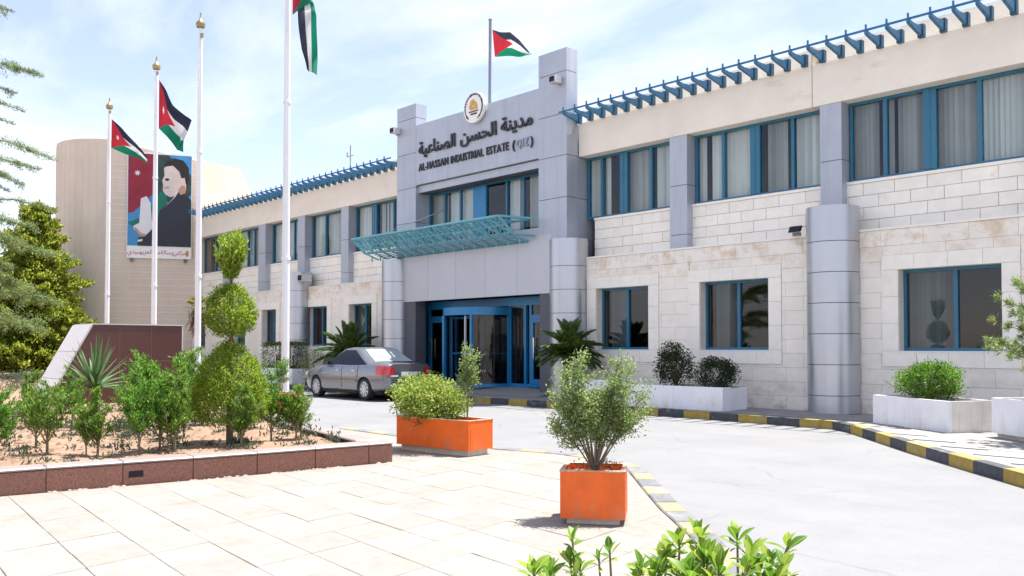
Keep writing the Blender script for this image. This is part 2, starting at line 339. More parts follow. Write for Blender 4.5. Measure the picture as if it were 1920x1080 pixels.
# leaves: numpy arrays of little four-cornered blades
def norm(a): return a / (np.linalg.norm(a, axis=-1, keepdims=True) + 1e-9)
def leaves(name, P, D, L, W, mats, fold=.0, mids=.5):
    n = len(P); D = norm(D); rnd = rng.normal(size=(n, 3)); Sd = norm(np.cross(D, rnd)); Nn = np.cross(Sd, D)
    L = np.broadcast_to(np.asarray(L, float).reshape(-1, 1), (n, 1)); W = np.broadcast_to(np.asarray(W, float).reshape(-1, 1), (n, 1))
    V = np.empty((n, 4, 3)); V[:, 0] = P; V[:, 1] = P + D * L * mids + Sd * W / 2 + Nn * W * fold; V[:, 2] = P + D * L; V[:, 3] = P + D * L * mids - Sd * W / 2 + Nn * W * fold
    me = bpy.data.meshes.new(name); me.vertices.add(4 * n); me.vertices.foreach_set('co', V.reshape(-1))
    me.loops.add(4 * n); me.loops.foreach_set('vertex_index', np.arange(4 * n, dtype=np.int32))
    me.polygons.add(n); me.polygons.foreach_set('loop_start', np.arange(0, 4 * n, 4, dtype=np.int32))
    me.update(calc_edges=True); me.validate()
    me.materials.append(M[mats]); return me
def blob(c, r, n, clumps=24, tight=.22, inner=.35):
    """clumpy points in an ellipsoid; returns positions and outward directions"""
    c = np.array(c, float); r = np.array(r, float)
    d = norm(rng.normal(size=(clumps, 3))); rad = rng.uniform(.62, .98, (clumps, 1)); cc = d * rad
    k = rng.integers(0, clumps, n); p = cc[k] + rng.normal(size=(n, 3)) * tight
    ni = int(n * inner); p[:ni] = norm(rng.normal(size=(ni, 3))) * rng.uniform(.2, .85, (ni, 1)) ** .6
    q = np.linalg.norm(p, axis=1, keepdims=True); p = np.where(q > 1.12, p / q * 1.12, p)
    return c + p * r, norm(p * r + 1e-6)
def cloud(spec, up=.3, jit=.8):
    Ps, Ds = [], []
    for s in spec:
        P, D = blob(*s[:3], **(s[3] if len(s) > 3 else {})); Ps.append(P); Ds.append(D)
    P = np.concatenate(Ps); D = np.concatenate(Ds) + rng.normal(size=P.shape) * jit + np.array([0, 0, up]); return P, D
# ------------------------------------------------------------------ the setting
def struct(name, mb, mats, label, loc=None):
    o = part(name, mb, mats); return tag(o, label, kind='structure')
struct('ground', MB().add([(-900, -900, -.04), (900, -900, -.04), (900, 1500, -.04), (-900, 1500, -.04)], [(0, 1, 2, 3)]), 'ground', 'dry bare earth around the industrial estate')
road = struct('road', MB().add([(-70, -14, 0), (30, -14, 0), (30, 16.4, 0), (-70, 16.4, 0)], [(0, 1, 2, 3)]), 'road', 'pale worn concrete driveway in front of the entrance')
KERB = [(-60, 14.85), (-17.1, 14.85), (-11.5, 14.85), (-7.25, 14.60), (-6.85, 14.25), (-5.0, 12.15), (-3.9, 10.98), (-2.9, 9.95), (-1.2, 8.3), (3, 4.4)]
sw = MB(); n = len(KERB)
sw.add([(x, y, .146) for x, y in KERB] + [(12, 16.6, .146), (-60, 16.6, .146)], [list(range(n + 2))])
sidewalk = struct('sidewalk', sw, 'sidewalk', 'pale paved footway along the front of the building')
def along(poly, step, start=0.):
    out = []; d = start; acc = 0
    for (a, b) in zip(poly, poly[1:]):
        a = np.array(a, float); b = np.array(b, float); l = np.linalg.norm(b - a)
        while d <= acc + l: out.append(tuple(a + (b - a) * (d - acc) / l)); d += step
        acc += l
    return out
def strip_box(p, q, w, z0, z1, gap=.008):        # a stone from p to q, w wide to the left of p->q
    p = Vector((*p, 0)); q = Vector((*q, 0)); t = (q - p).normalized(); nrm = Vector((-t.y, t.x, 0)) * w
    p = p + t * gap; q = q - t * gap
    c = (p + q + nrm) / 2; mb = MB(); e = .012
    vs = []
    for z, i in ((z0, 0), (z1 - e, 0), (z1, e)):
        tt = t * i; nn = nrm.normalized() * i
        vs += [p + tt + nn - c + Vector((0, 0, z)), q - tt + nn - c + Vector((0, 0, z)), q - tt + nrm - nn - c + Vector((0, 0, z)), p + tt + nrm - nn - c + Vector((0, 0, z))]
    fs = [(8, 9, 10, 11)] + [(k * 4 + i, k * 4 + (i + 1) % 4, k * 4 + 4 + (i + 1) % 4, k * 4 + 4 + i) for k in (0, 1) for i in range(4)]
    mb.add(vs, fs); return mb, c
kerb = struct('kerb', MB().add([(-60, 14.86, .02), (-17.1, 14.86, .02), (-17.1, 14.9, .02), (-60, 14.9, .02)], [(0, 1, 2, 3)]), 'sidewalk', 'yellow and black painted kerb along the footway by the building')
def kerb_run(parent, pts, w, z0, z1, mats, tagz=None):
    for i, (p, q) in enumerate(zip(pts, pts[1:])):
        mb, c = strip_box(p, q, w, z0, z1 + random.uniform(-.004, .004))
        o = link('kerb_stone', mb.mesh('kerb_stone', mats[i % 2]), parent, c)
        o.rotation_euler.z = R(random.uniform(-.6, .6))
ks = along([(-40, 14.85)] + KERB[1:], .66, .35)
kerb_run(kerb, ks, .15, -.02, .15, ('kerb_yellow', 'kerb_black'))
# footway slabs that can be told apart near the planters
def inside(p, poly):
    x, y = p; c = False
    for (x0, y0), (x1, y1) in zip(poly, poly[1:] + poly[:1]):
        if (y0 > y) != (y1 > y) and x < (x1 - x0) * (y - y0) / (y1 - y0) + x0: c = not c
    return c
slab_me = MB().box(-.294, .294, -.294, .294, 0, .012).mesh('paving_slab', 'sidewalk')
SWP = KERB[1:] + [(3, 16.6), (-17.1, 16.6)]
for i in range(30):
    for j in range(18):
        x, y = -15 + i * .6, 7.4 + j * .6
        if all(inside((x + a, y + b), SWP) for a in (-.3, .3) for b in (-.42, .3)) and x < -2.2 and not (-15.6 < x < -13): 
            link('paving_slab', slab_me, sidewalk, (x, y, .144 + random.uniform(0, .003)))
# the plaza
PLAZA = [(-9.4, -1.5), (-9.3, .6), (-9.42, 2.2), (-9.1, 4.3), (-8.9, 6.35), (-11.7, 6.85), (-13.3, 7.2), (-13.2, 8.25), (-8.98, 8.17), (-8.09, 8.4), (-7.31, 8.36), (-6.49, 7.94), (-5.32, 6.8), (-4.73, 6.23), (-3.93, 5.53), (-3.18, 4.75), (-1.5, 3.0), (0, 1.4), (1.6, -1.5)]
plaza = struct('plaza', MB().add([(x, y, .015) for x, y in PLAZA], [list(range(len(PLAZA)))]), 'tile_joint', 'cream tiled forecourt paving beside the raised flower bed')
ta = np.array([math.cos(R(-6)), math.sin(R(-6))]) * .46; tb = np.array([math.cos(R(101)), math.sin(R(101))]) * .46
g = .4962
def tile_mesh():
    c = [(sa * g * ta + sb * g * tb) for sa, sb in ((-1, -1), (1, -1), (1, 1), (-1, 1))]
    mb = MB(); mb.add([(*p, 0) for p in c] + [(*p, .022) for p in c] + [(*(p * .985), .026) for p in c],
        [(8, 9, 10, 11)] + [(k + i, k + (i + 1) % 4, k + 4 + (i + 1) % 4, k + 4 + i) for k in (0, 4) for i in range(4)])
    return mb.mesh('paving_tile', 'tile')
tm = tile_mesh(); cells = []
for i in range(-40, 40):
    for j in range(-40, 40):
        p = np.array([-6, 3.0]) + i * ta + j * tb
        if any(inside(tuple(p + a * ta + b * tb), PLAZA) for a in (-.49, 0, .49) for b in (-.49, 0, .49)):
            cells.append((np.hypot(*p), p, all(inside(tuple(p + a * ta + b * tb), PLAZA) for a in (-.5, .5) for b in (-.5, .5))))
cells.sort(key=lambda c: c[0])
fw = np.array([-.728, .686]); rg = np.array([.686, .728])
def in_view(p, m=1.1):
    z = p @ fw; return z > .5 and abs(p @ rg) < z * .585 * m + .4 and z > 2.4
vis = [c for c in cells if in_view(c[1])]
bits = MB()
def clip_tile(p):      # an edge tile cut to the paving outline (Sutherland-Hodgman against a convex tile)
    quad = [p + sa * g * ta + sb * g * tb for sa, sb in ((-1, -1), (1, -1), (1, 1), (-1, 1))]
    poly = [np.array(q) for q in PLAZA]
    for a, b in zip(quad, quad[1:] + quad[:1]):
        out = []; e = b - a
        sd = lambda q: e[0] * (q[1] - a[1]) - e[1] * (q[0] - a[0])
        for u, v in zip(poly, poly[1:] + poly[:1]):
            su, sv = sd(u), sd(v)
            if su >= 0: out.append(u)
            if (su >= 0) != (sv >= 0): out.append(u + (v - u) * su / (su - sv))
        poly = out
        if len(poly) < 3: return None
    return poly
cnt = 0
for d, p, full in vis:
    if full and cnt < 296:
        o = link('paving_tile', tm, plaza, (p[0], p[1], random.uniform(-.001, .003))); o.rotation_euler = (R(random.uniform(-.25, .25)), R(random.uniform(-.25, .25)), R(random.uniform(-.35, .35))); cnt += 1
    else:
        pl = clip_tile(p)
        if pl is not None: bits.prism([tuple(q) for q in pl], .0, .024)
seen = {id(c) for c in vis}
for c in cells:
    if id(c) not in seen:
        pl = clip_tile(c[1])
        if pl is not None: bits.prism([tuple(q) for q in pl], .0, .024)
tag(part('cut_tile', bits, 'tile', plaza), kind='stuff')
plaza_kerb = struct('flush_kerb', MB().add([(-13.2, 8.3, .004), (-13.2, 8.2, .004), (-13.1, 8.2, .004)], [(0, 1, 2)]), 'kerb_pale', 'faded yellow and grey kerb set flush round the forecourt edge')
edge = [(-13.2, 8.27), (-8.98, 8.19), (-8.09, 8.42), (-7.31, 8.38), (-6.80, 8.17), (-6.42, 7.90), (-5.9, 7.38), (-5.30, 6.80), (-4.71, 6.23), (-3.91, 5.53), (-3.16, 4.75), (-1.48, 3.0), (.1, 1.4)]
kerb_run(plaza_kerb, along(edge, .45), .21, -.02, .035, ('kerb_pale', 'kerb_grey'))

# ------------------------------------------------------------------ raised bed
BEDF = [(-9.75, -1.6), (-9.55, .6), (-9.47, 2.2), (-9.14, 4.3), (-8.93, 6.38)]
BEDB = [(-8.93, 6.38), (-12.5, 7.05), (-17.0, 8.6), (-22.0, 10.2), (-36, 12.6)]
soil_pts = [(-9.85, -1.6), (-9.65, .6), (-9.57, 2.2), (-9.24, 4.3), (-9.1, 6.26), (-12.5, 6.92), (-17, 8.48), (-22, 10.1), (-36, 12.5), (-37, 13.5), (-46, 14), (-60, -3), (-30, -6)]
def soil_mesh():
    bm = bmesh.new(); vs = [bm.verts.new((x, y, .19)) for x, y in soil_pts]; bm.faces.new(vs)
    bmesh.ops.triangulate(bm, faces=bm.faces)
    for _ in range(9):
        es = [e for e in bm.edges if e.calc_length() > (.28 if max(v.co.x for v in e.verts) > -16 else 1.2)]
        if not es: break
        bmesh.ops.subdivide_edges(bm, edges=es, cuts=1, use_grid_fill=False); bmesh.ops.triangulate(bm, faces=bm.faces)
    from mathutils import noise
    for v in bm.verts:
        if not v.is_boundary: v.co.z += noise.noise(v.co * 1.3) * .035 + noise.noise(v.co * 5) * .02
    me = bpy.data.meshes.new('soil'); bm.to_mesh(me); bm.free(); me.materials.append(M['soil']); me.polygons.foreach_set('use_smooth', [True] * len(me.polygons)); return me
tag(link('soil', soil_mesh()), 'reddish sandy soil filling the raised flower bed', kind='structure')
bed = thing('bed_wall', 'low brown granite wall with pale coping round the flower bed', 'wall', (-8.95, 6.3, 0))
core = MB()
for P in (BEDF, BEDB):
    for a, b in zip(P, P[1:]):
        a = Vector((*a, 0)); b = Vector((*b, 0)); t = (b - a).normalized(); nn = Vector((-t.y, t.x, 0))
        core.prism([tuple((q)[:2]) for q in (a + nn * .02, b + nn * .02, b + nn * .25, a + nn * .25)], -.02, .235)
part('core', core, 'mortar', bed)
def slabs(P, lens, z0, z1, th, m, name, off=0., gap=.006):
    pts = along(P, lens)
    if name == 'granite_slab' or P is BEDF: pts = pts + [P[-1]] if math.dist(pts[-1], P[-1]) > .15 else pts[:-1] + [P[-1]]
    for a, b in zip(pts, pts[1:]):
        a2 = Vector((*a, 0)); b2 = Vector((*b, 0)); t = (b2 - a2).normalized(); nn = Vector((-t.y, t.x, 0)) * off
        mb, c = strip_box((a2 + nn)[:2], (b2 + nn)[:2], th, z0, z1, gap)
        link(name, mb.mesh(name, m), bed, c)
slabs(BEDF, .70, .018, .245, .028, 'granite', 'granite_slab')
slabs(BEDB, .80, .018, .245, .028, 'granite', 'granite_slab')
slabs(BEDF, .70, .246, .272, .30, 'coping', 'coping_slab', -.012, .003)
slabs([(-9.32, 6.43)] + BEDB[1:], .80, .246, .271, .30, 'coping', 'coping_slab', -.012, .003)
cr = MB()
for p in along(BEDF, .045):
    if p[1] > .5 and random.random() < .5 + .4 * math.sin(p[1] * 5):
        s = random.uniform(.006, .028); q = (p[0] + random.uniform(-.005, .03), p[1])
        cr.add([(q[0] - s, q[1] - s * 1.6, .024), (q[0] + s, q[1] - s, .024), (q[0] + s * .8, q[1] + s * 1.3, .024), (q[0] - s, q[1] + s, .024), (q[0] - .01, q[1], .024 + s * random.uniform(.2, .8))], [(0, 1, 4), (1, 2, 4), (2, 3, 4), (3, 0, 4)])
tag(part('mortar_crumb', cr, 'mortar', bed), kind='stuff')
ventp = Vector((-9.22, 3.42, .13))
mb, c = strip_box((-9.289, 3.33), (-9.266, 3.47), .03, .10, .175, 0); link('drain_opening', mb.mesh('drain_opening', 'dark'), bed, c)

# clods and weeds on the soil: nobody could count them
cl = MB()
for k in range(900):
    x = random.uniform(-17, -9.7); y = random.uniform(.5, 6.6)
    if not inside((x, y), soil_pts): continue
    s = random.uniform(.008, .035); z = .19
    cl.add([(x - s, y - s * random.uniform(.6, 1.2), z), (x + s, y - s * .8, z), (x + s * .7, y + s, z), (x - s * .9, y + s * .8, z), (x + random.uniform(-s, s) * .4, y, z + s * random.uniform(.7, 1.4))], [(0, 1, 4), (1, 2, 4), (2, 3, 4), (3, 0, 4)])
tag(part('clods', cl, 'clod'), 'loose stones and clods scattered over the bed soil', 'clods', kind='stuff')
P = []; D = []
for k in range(420):
    x = random.uniform(-21, -9.7); y = random.uniform(.5, 8.2)
    if not inside((x, y), soil_pts): continue
    m = random.randint(8, 26); c = np.array([x, y, .19]); P.append(c + rng.normal(size=(m, 3)) * [.05, .05, .0] + [0, 0, .01]); D.append(rng.normal(size=(m, 3)) * .6 + [0, 0, .9])
for k in range(70):
    x = random.uniform(-18, -9.9); y = random.uniform(.8, 7.2)
    if not inside((x, y), soil_pts): continue
    m = random.randint(60, 150); hh = random.uniform(.05, .13); c = np.array([x, y, .19 + hh * .8]); P.append(c + rng.normal(size=(m, 3)) * [.075, .075, hh * .55]); D.append(rng.normal(size=(m, 3)) * .8 + [0, 0, .7])
tag(link('ground_cover', leaves('ground_cover', np.concatenate(P), np.concatenate(D), rng.uniform(.03, .10, sum(map(len, P))), .022, 'leaf_weed', .1)), 'sparse low weeds on the flower bed soil', 'weeds', kind='stuff')

# ------------------------------------------------------------------ main building
B = thing('office_building', 'long two storey cream stone office building with grey metal entrance portal', 'building', (-19.06, 16.65, 0))
XL, XR = -38.8, 1.0
YG, YU, YF = 16.65, 17.08, 16.85         # ground storey face, upper stone face, fascia face
GW = [(-14.57, -12.92, 1.38, 2.91, 1), (-11.47, -9.74, 1.38, 2.91, 1), (-7.01, -5.22, 1.37, 2.91, 1), (-3.0, -1.2, 1.37, 2.91, 1),
      (-28.67, -27.31, 1.48, 2.91, 1), (-25.89, -24.5, 1.48, 2.91, 1), (-32.2, -31.04, 1.48, 2.91, 1), (-34.75, -33.6, 1.48, 2.91, 1), (-38.4, -37.4, 1.40, 2.95, 1)]
def wall_with_holes(mb, x0, x1, z0, z1, y, holes, depth, mi=0):
    """a wall panel facing -y as strips round its openings, with reveals"""
    holes = sorted([h for h in holes if h[0] >= x0 and h[1] <= x1]); cx = x0
    for h in holes:
        mb.box(cx, h[0], y, y + depth, z0, z1, mi); mb.box(h[0], h[1], y, y + depth, z0, h[2], mi); mb.box(h[0], h[1], y, y + depth, h[3], z1, mi); cx = h[1]
    mb.box(cx, x1, y, y + depth, z0, z1, mi)
w = MB()
wall_with_holes(w, XL, -23.4, .1, 3.62, YG + .03, GW, .40); part('ground_storey_wall', w, 'joint_pale', B); w = MB()
wall_with_holes(w, -14.95, XR, .1, 3.68, YG + .03, GW, .40)
part('ground_storey_wall', w, 'joint_pale', B)
# stone slabs: courses of cladding, cut round the openings
def cladding(x0, x1, z0, z1, y, holes, cw, ch, th, name, mats, limit, stuff_name, gap=.006, phase=0., parent=B, zsplit=None):
    cache = {}; rest = MB(); k = 0; row = 0; z = z0
    while z < z1 - .03:
        zt = min(z + ch, z1)
        if z1 - zt < .06: zt = z1
        x = x0 - (cw * .5 if row % 2 else 0) + phase
        while x < x1:
            a, b = max(x, x0), min(x + cw, x1); x += cw
            if b - a < .05: continue
            segs = [(a, b, z, zt)]
            for h in holes:
                ns = []
                for (p, q, r, s) in segs:
                    if q <= h[0] or p >= h[1] or s <= h[2] or r >= h[3]: ns.append((p, q, r, s)); continue
                    if p < h[0]: ns.append((p, h[0], r, s))
                    if q > h[1]: ns.append((h[1], q, r, s))
                    if r < h[2]: ns.append((max(p, h[0]), min(q, h[1]), r, h[2]))
                    if s > h[3]: ns.append((max(p, h[0]), min(q, h[1]), h[3], s))
                segs = ns
            for (p, q, r, s) in segs:
                if q - p < .03 or s - r < .03: continue
                mm = mats if isinstance(mats, str) else (mats[0] if (r + s) / 2 > zsplit else mats[1])
                key = (round(q - p, 2), round(s - r, 2), mm); dy = random.uniform(-.004, .004) * (.35 if ch > .28 else 1)
                if k < limit:
                    if key not in cache:
                        hw, hh = (q - p) / 2 - gap / 2, (s - r) / 2 - gap / 2; e = .006
                        m_ = MB().add([(-hw, th, -hh), (hw, th, -hh), (hw, th, hh), (-hw, th, hh), (-hw, e, -hh), (hw, e, -hh), (hw, e, hh), (-hw, e, hh), (-hw + e, 0, -hh + e), (hw - e, 0, -hh + e), (hw - e, 0, hh - e), (-hw + e, 0, hh - e)],
                              [(8, 9, 10, 11)] + [(i0 + i, i0 + (i + 1) % 4, i0 + 4 + (i + 1) % 4, i0 + 4 + i) for i0 in (0, 4) for i in range(4)])
                        cache[key] = m_.mesh(name, mm)
                    link(name, cache[key], parent, ((p + q) / 2, y + dy, (r + s) / 2)); k += 1
                else: rest.box(p + gap / 2, q - gap / 2, y + dy, y + th, r + gap / 2, s - gap / 2, 0 if mm == (mats if isinstance(mats, str) else mats[0]) else 1)
        z = zt; row += 1
    if rest.v: tag(part(stuff_name, rest, mats, parent), kind='stuff')
    return k
sur = lambda h: (h[0] - .30, h[1] + .30, h[2] - .30, h[3] + .28)
GH = [sur(h) for h in GW]
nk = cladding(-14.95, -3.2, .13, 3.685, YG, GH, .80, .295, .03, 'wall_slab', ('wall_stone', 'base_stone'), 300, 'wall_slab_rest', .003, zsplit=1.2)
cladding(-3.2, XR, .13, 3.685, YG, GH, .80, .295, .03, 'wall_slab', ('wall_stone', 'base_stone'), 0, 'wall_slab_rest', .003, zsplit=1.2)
cladding(XL, -23.4, .13, 3.625, YG, GH, .80, .295, .03, 'wall_slab', ('wall_stone', 'base_stone'), 0, 'far_wall_slab', .003, zsplit=1.2)
part('ledge', MB().box(-14.95, XR, YG - .015, YU + .02, 3.687, 3.73), 'surround', B); lg = MB(); lg.box(XL, -23.4, YG - .015, YU + .02, 3.627, 3.66)
part('ledge', lg, 'surround', B)
# window surrounds: pieces of dressed stone
def surround(h):
    x0, x1, z0, z1 = h[:4]; a = sur(h); y0, y1 = YG - .022, YG + .36
    cells = []
    n = max(2, round((a[1] - a[0]) / .6)); e = np.linspace(a[0], a[1], n + 1)
    for i in range(n): cells += [(e[i], e[i + 1], z1, a[3]), (e[i], e[i + 1], a[2], z0)]
    e = np.linspace(z0, z1, 4)
    for i in range(3): cells += [(a[0], x0, e[i], e[i + 1]), (x1, a[1], e[i], e[i + 1])]
    for c in cells:
        w_, h_ = (c[1] - c[0]) / 2 - .0025, (c[3] - c[2]) / 2 - .0025
        link('surround_stone', MB().box(-w_, w_, 0, y1 - y0, -h_, h_).mesh('surround_stone', 'surround'), B, ((c[0] + c[1]) / 2, y0, (c[2] + c[3]) / 2))
for h in GW: surround(h)

def window(x0, x1, z0, z1, y, splits, glass, frame='frame_blue', fw_=.055, blinds=None, parent=B, wide=(), dep=.09, name='window', rail=None):
    f = MB(); f.box(x0, x1, y, y + dep, z0, z0 + fw_); f.box(x0, x1, y, y + dep, z1 - fw_, z1)
    ed = [x0] + list(splits) + [x1]
    f.box(x0, x0 + fw_, y + .001, y + dep - .001, z0 + fw_, z1 - fw_); f.box(x1 - fw_, x1, y + .001, y + dep - .001, z0 + fw_, z1 - fw_)
    for s in splits:
        ww = .12 if s in wide else .035
        f.box(s - ww, s + ww, y - (.02 if s in wide else 0), y + dep - .001, z0 + fw_, z1 - fw_)
        if s in wide: f.box(s - .012, s + .012, y - .03, y - .02, z0 + fw_, z1 - fw_)
    o = part(name, f, frame, parent)
    for i, (a, b) in enumerate(zip(ed, ed[1:])):
        hw, hh = (b - a) / 2 - .03, (z1 - z0) / 2 - .04
        link('pane', MB().box(-hw, hw, 0, .008, -hh, hh).mesh('pane', glass), o, ((a + b) / 2, y + (.05 if i % 2 else .03), (z0 + z1) / 2))
        if blinds and blinds[i % len(blinds)]: blind(o, a + .02, b - .02, z0 + .03, z1 - .03, y + .16, blinds[i % len(blinds)])
    return o
def blind(o, a, b, z0, z1, y, kind):
    """kind: (material, covered from, to, slat turn in degrees)"""
    mt, u0, u1, turn = kind; x0 = a + (b - a) * u0; x1 = a + (b - a) * u1; mb = MB()
    n = max(2, int((x1 - x0) / .085)); sx = (x1 - x0) / n
    for i in range(n):
        if random.random() < .05: continue
        c = x0 + (i + .5) * sx; t = R(turn + random.uniform(-16, 16)); hw = sx * .56
        dx, dy = hw * math.cos(t), hw * math.sin(t)
        mb.add([(c - dx, y - dy, z0), (c + dx, y + dy, z0), (c + dx, y + dy, z1), (c - dx, y - dy, z1)], [(0, 1, 2, 3)])
    part('blind', mb, mt, o)
BL, BG, CU = 'blind', 'blind_grey', 'curtain'
for i, h in enumerate(GW):
    mid = (h[0] + h[1]) / 2 + (.0 if i != 2 else .05)
    bl = [(BG, .0, .97, 12), None]
    if i in (4,): bl = [('red_curtain', 0, .5, 10), (BG, 0, 1, 15)]
    if i in (0, 1): bl = [(BG, .22, .97, 14), None]
    o = window(h[0] + .002, h[1] - .002, h[2] + .002, h[3] - .002, YG + .22, [mid], 'glass_dark', blinds=bl)
    if i in (0, 1): blind(o, h[0] + .1, h[0] + .45, h[2] + .05, h[3] - .05, YG + .55, ('red_curtain', 0, 1, 30))
    link('sill', MB().box(h[0] - .02, h[1] + .02, YG - .03, YG + .215, h[2] - .028, h[2] - .001).mesh('sill', 'marble'), o, (0, 0, 0))
# upper storey
UZ0, UZ1, FT = 4.78, 6.40, 7.27
PIL = [(-8.66, -8.20), (-12.44, -11.95), (-26.76, -26.28), (-29.80, -29.27), (-32.95, -32.36), (-36.2, -35.7), (-4.72, -4.26), (-.9, -.45)]
w = MB(); w.box(-15.0, XR, YU + .02, YU + .3, 3.7, UZ0 - .05); w.box(XL, -22.4, YU + .02, YU + .3, 3.64, UZ0 - .05)
part('upper_storey_wall', w, 'joint', B)
cladding(-15.0, -1.0, 3.73, UZ0 - .06, YU, [], .62, .248, .02, 'stone_block', 'upper_stone', 150, 'stone_block_rest', .009)
cladding(XL, -22.4, 3.66, UZ0 - .06, YU, [], .62, .252, .02, 'stone_block', 'upper_stone', 150, 'far_stone_block', .011)
cp = MB(); cp.box(-15.0, XR, YU - .02, YU + .3, UZ0 - .058, UZ0); cp.box(XL, -22.4, YU - .02, YU + .3, UZ0 - .058, UZ0); part('upper_sill', cp, 'surround', B)
f = MB(); f.box(-15.33, -8.83, YF, YU + .45, UZ1 + .002, FT); f.box(-8.81, XR, YF, YU + .45, UZ1 + .002, FT); f.box(XL, -22.4, YF, YU + .45, UZ1 + .002, FT)
part('fascia', f, 'fascia', B)
f = MB(); f.box(-15.33, XR, YF + .27, YF + .6, FT + .001, 7.70); f.box(XL, -22.4, YF + .27, YF + .6, FT + .001, 7.70)
part('parapet', f, 'fascia', B)
part('seam', MB().box(-8.829, -8.811, YF - .002, YF + .3, UZ1, FT + .40), 'joint', B)
for (a, b) in PIL:
    o = part('pillar', MB().box(a + .01, b - .01, YF + .03, YU + .2, 3.66, UZ1 - .001), 'seam', B)
    for z0, z1 in ((3.66, 4.06), (4.075, 5.22), (5.235, UZ1 - .004)):
        if a > -20 and z0 < 4: z0 = 3.73
        part('pillar_panel', MB().box(a, b, YF + .006, YU + .19, z0, z1), 'panel', o)
YW = 17.16
UW = [(-15.30, -12.47, (-14.82, -14.08, -13.23), (-14.08,), [(BL, 0, .95, 42), (CU, 0, .22, 8), (BG, .0, 1, 8), (BL, .1, 1, 38)]),
      (-11.92, -8.69, (-11.17, -10.34, -9.44), (-10.34,), [(BL, 0, 1, 28), (CU, 0, .75, 6), (BG, .25, 1, 18), (BL, 0, 1, 35)]),
      (-8.17, -4.75, (-7.45, -6.59, -5.71), (-6.59,), [(BG, 0, 1, 30), (BG, 0, 1, 25), (BG, .0, 1, 15), (BL, 0, 1, 45)]),
      (-4.23, -.93, (-3.4, -2.6, -1.7), (-2.6,), [(BG, 0, 1, 30), (BL, 0, 1, 25), (BG, .2, 1, 15), (BL, 0, 1, 45)]),
      (-26.25, -22.6, (-25.09, -24.0), (-25.09,), [(BL, 0, .6, 40), ('blind_mid', .2, 1, 12), ('blind_mid', 0, 1, 20)]),
      (-29.24, -26.79, (-28.3,), (), [(BL, 0, .7, 40), ('blind_mid', 0, 1, 14)]),
      (-32.33, -29.83, (-31.3, -30.6), (), [(BL, 0, .7, 40), ('blind_mid', 0, 1, 14)]),
      (-35.67, -32.98, (-34.5, -33.9), (), [(BL, .3, 1, 40), ('blind_mid', 0, 1, 20), ('blind_mid', 0, 1, 14)]),
      (-38.75, -36.23, (-37.6,), (), [None, ('blind_mid', 0, 1, 14)])]
for a, b, sp, wd, bl in UW:
    o = window(a, b, UZ0 + .002, UZ1 - .002, YW, sp, 'glass', blinds=bl, wide=wd)
    if a == -38.75: part('inner_door', MB().box(-38.6, -37.7, YW + .3, YW + .35, UZ0, UZ1 - .35), 'door_brown', o)
# inside: dark rooms so the panes have depth, and the roof that shades them
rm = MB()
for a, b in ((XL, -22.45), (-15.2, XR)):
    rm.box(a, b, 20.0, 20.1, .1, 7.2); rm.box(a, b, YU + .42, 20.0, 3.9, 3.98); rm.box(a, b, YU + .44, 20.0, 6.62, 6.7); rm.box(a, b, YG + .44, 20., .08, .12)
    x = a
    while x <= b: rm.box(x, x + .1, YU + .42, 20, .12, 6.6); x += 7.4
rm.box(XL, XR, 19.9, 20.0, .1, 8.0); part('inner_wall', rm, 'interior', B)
rf = MB(); rf.box(XL, XR, YF + .5, 29, 7.28, 7.4); rf.box(XL, XR, 28.7, 29, 0, 7.28); rf.box(XR - .3, XR, 17.5, 28.7, 0, 7.28); part('roof', rf, 'fascia', B)
# roof fins and their rail
def fin_mesh():
    pr = [(0, -.005), (0, .225), (-.13, .20), (-.28, .175), (-.45, .165), (-.66, .185), (-.66, .125), (-.60, .105)]
    mb = MB().extr([(-.03, y, z) for y, z in pr], (.06, 0, 0), 0)
    mb.box(-.055, .055, -.10, .018, -.01, .238, 1); mb.box(-.016, .016, -.665, -.635, .185, .30, 0); return mb.mesh('roof_fin', ['bracket_blue', 'bracket_end'])
fm = fin_mesh()
for x0, x1 in ((-15.28, -3.0), (-38.2, -22.9)):
    x = x0
    while x < x1: link('roof_fin', fm, B, (x, YF, FT + .004)); x += .395
rl = MB(); rl.bar((-15.45, YF - .63, FT + .205), (XR, YF - .63, FT + .205), .035); rl.bar((-38.4, YF - .63, FT + .205), (-22.85, YF - .63, FT + .205), .035)
part('fin_rail', rl, 'bracket_blue', B)

# ---- round columns
def column(x, z1=4.2, y=16.5, r=.5):
    c = thing('column', None, None, (x, y, .146)); c.parent = B; c.location = Vector((x, y, .146)) - wpos(B)
    zs = [.146] + [z1 - .10 - .60 * k for k in range(6, -1, -1)]; zs[-1] = z1
    link('column_core', MB().lathe([(r - .012, .146), (r - .012, z1 - .02)], 40).mesh('column_core', 'seam', 40), c, (x, y, 0))
    for a, b in zip(zs, zs[1:]):
        if b - a < .05: continue
        link('drum_panel', MB().lathe([(r, a + .007), (r, b - .007)] if b < z1 else [(r, a + .007), (r, b), (r - .01, b + .002)], 56).mesh('drum_panel', 'column_metal', 40), c, (x, y, 0))
for x in (-8.23, -15.37, -22.85, -29.1): column(x)
column(-1.1)

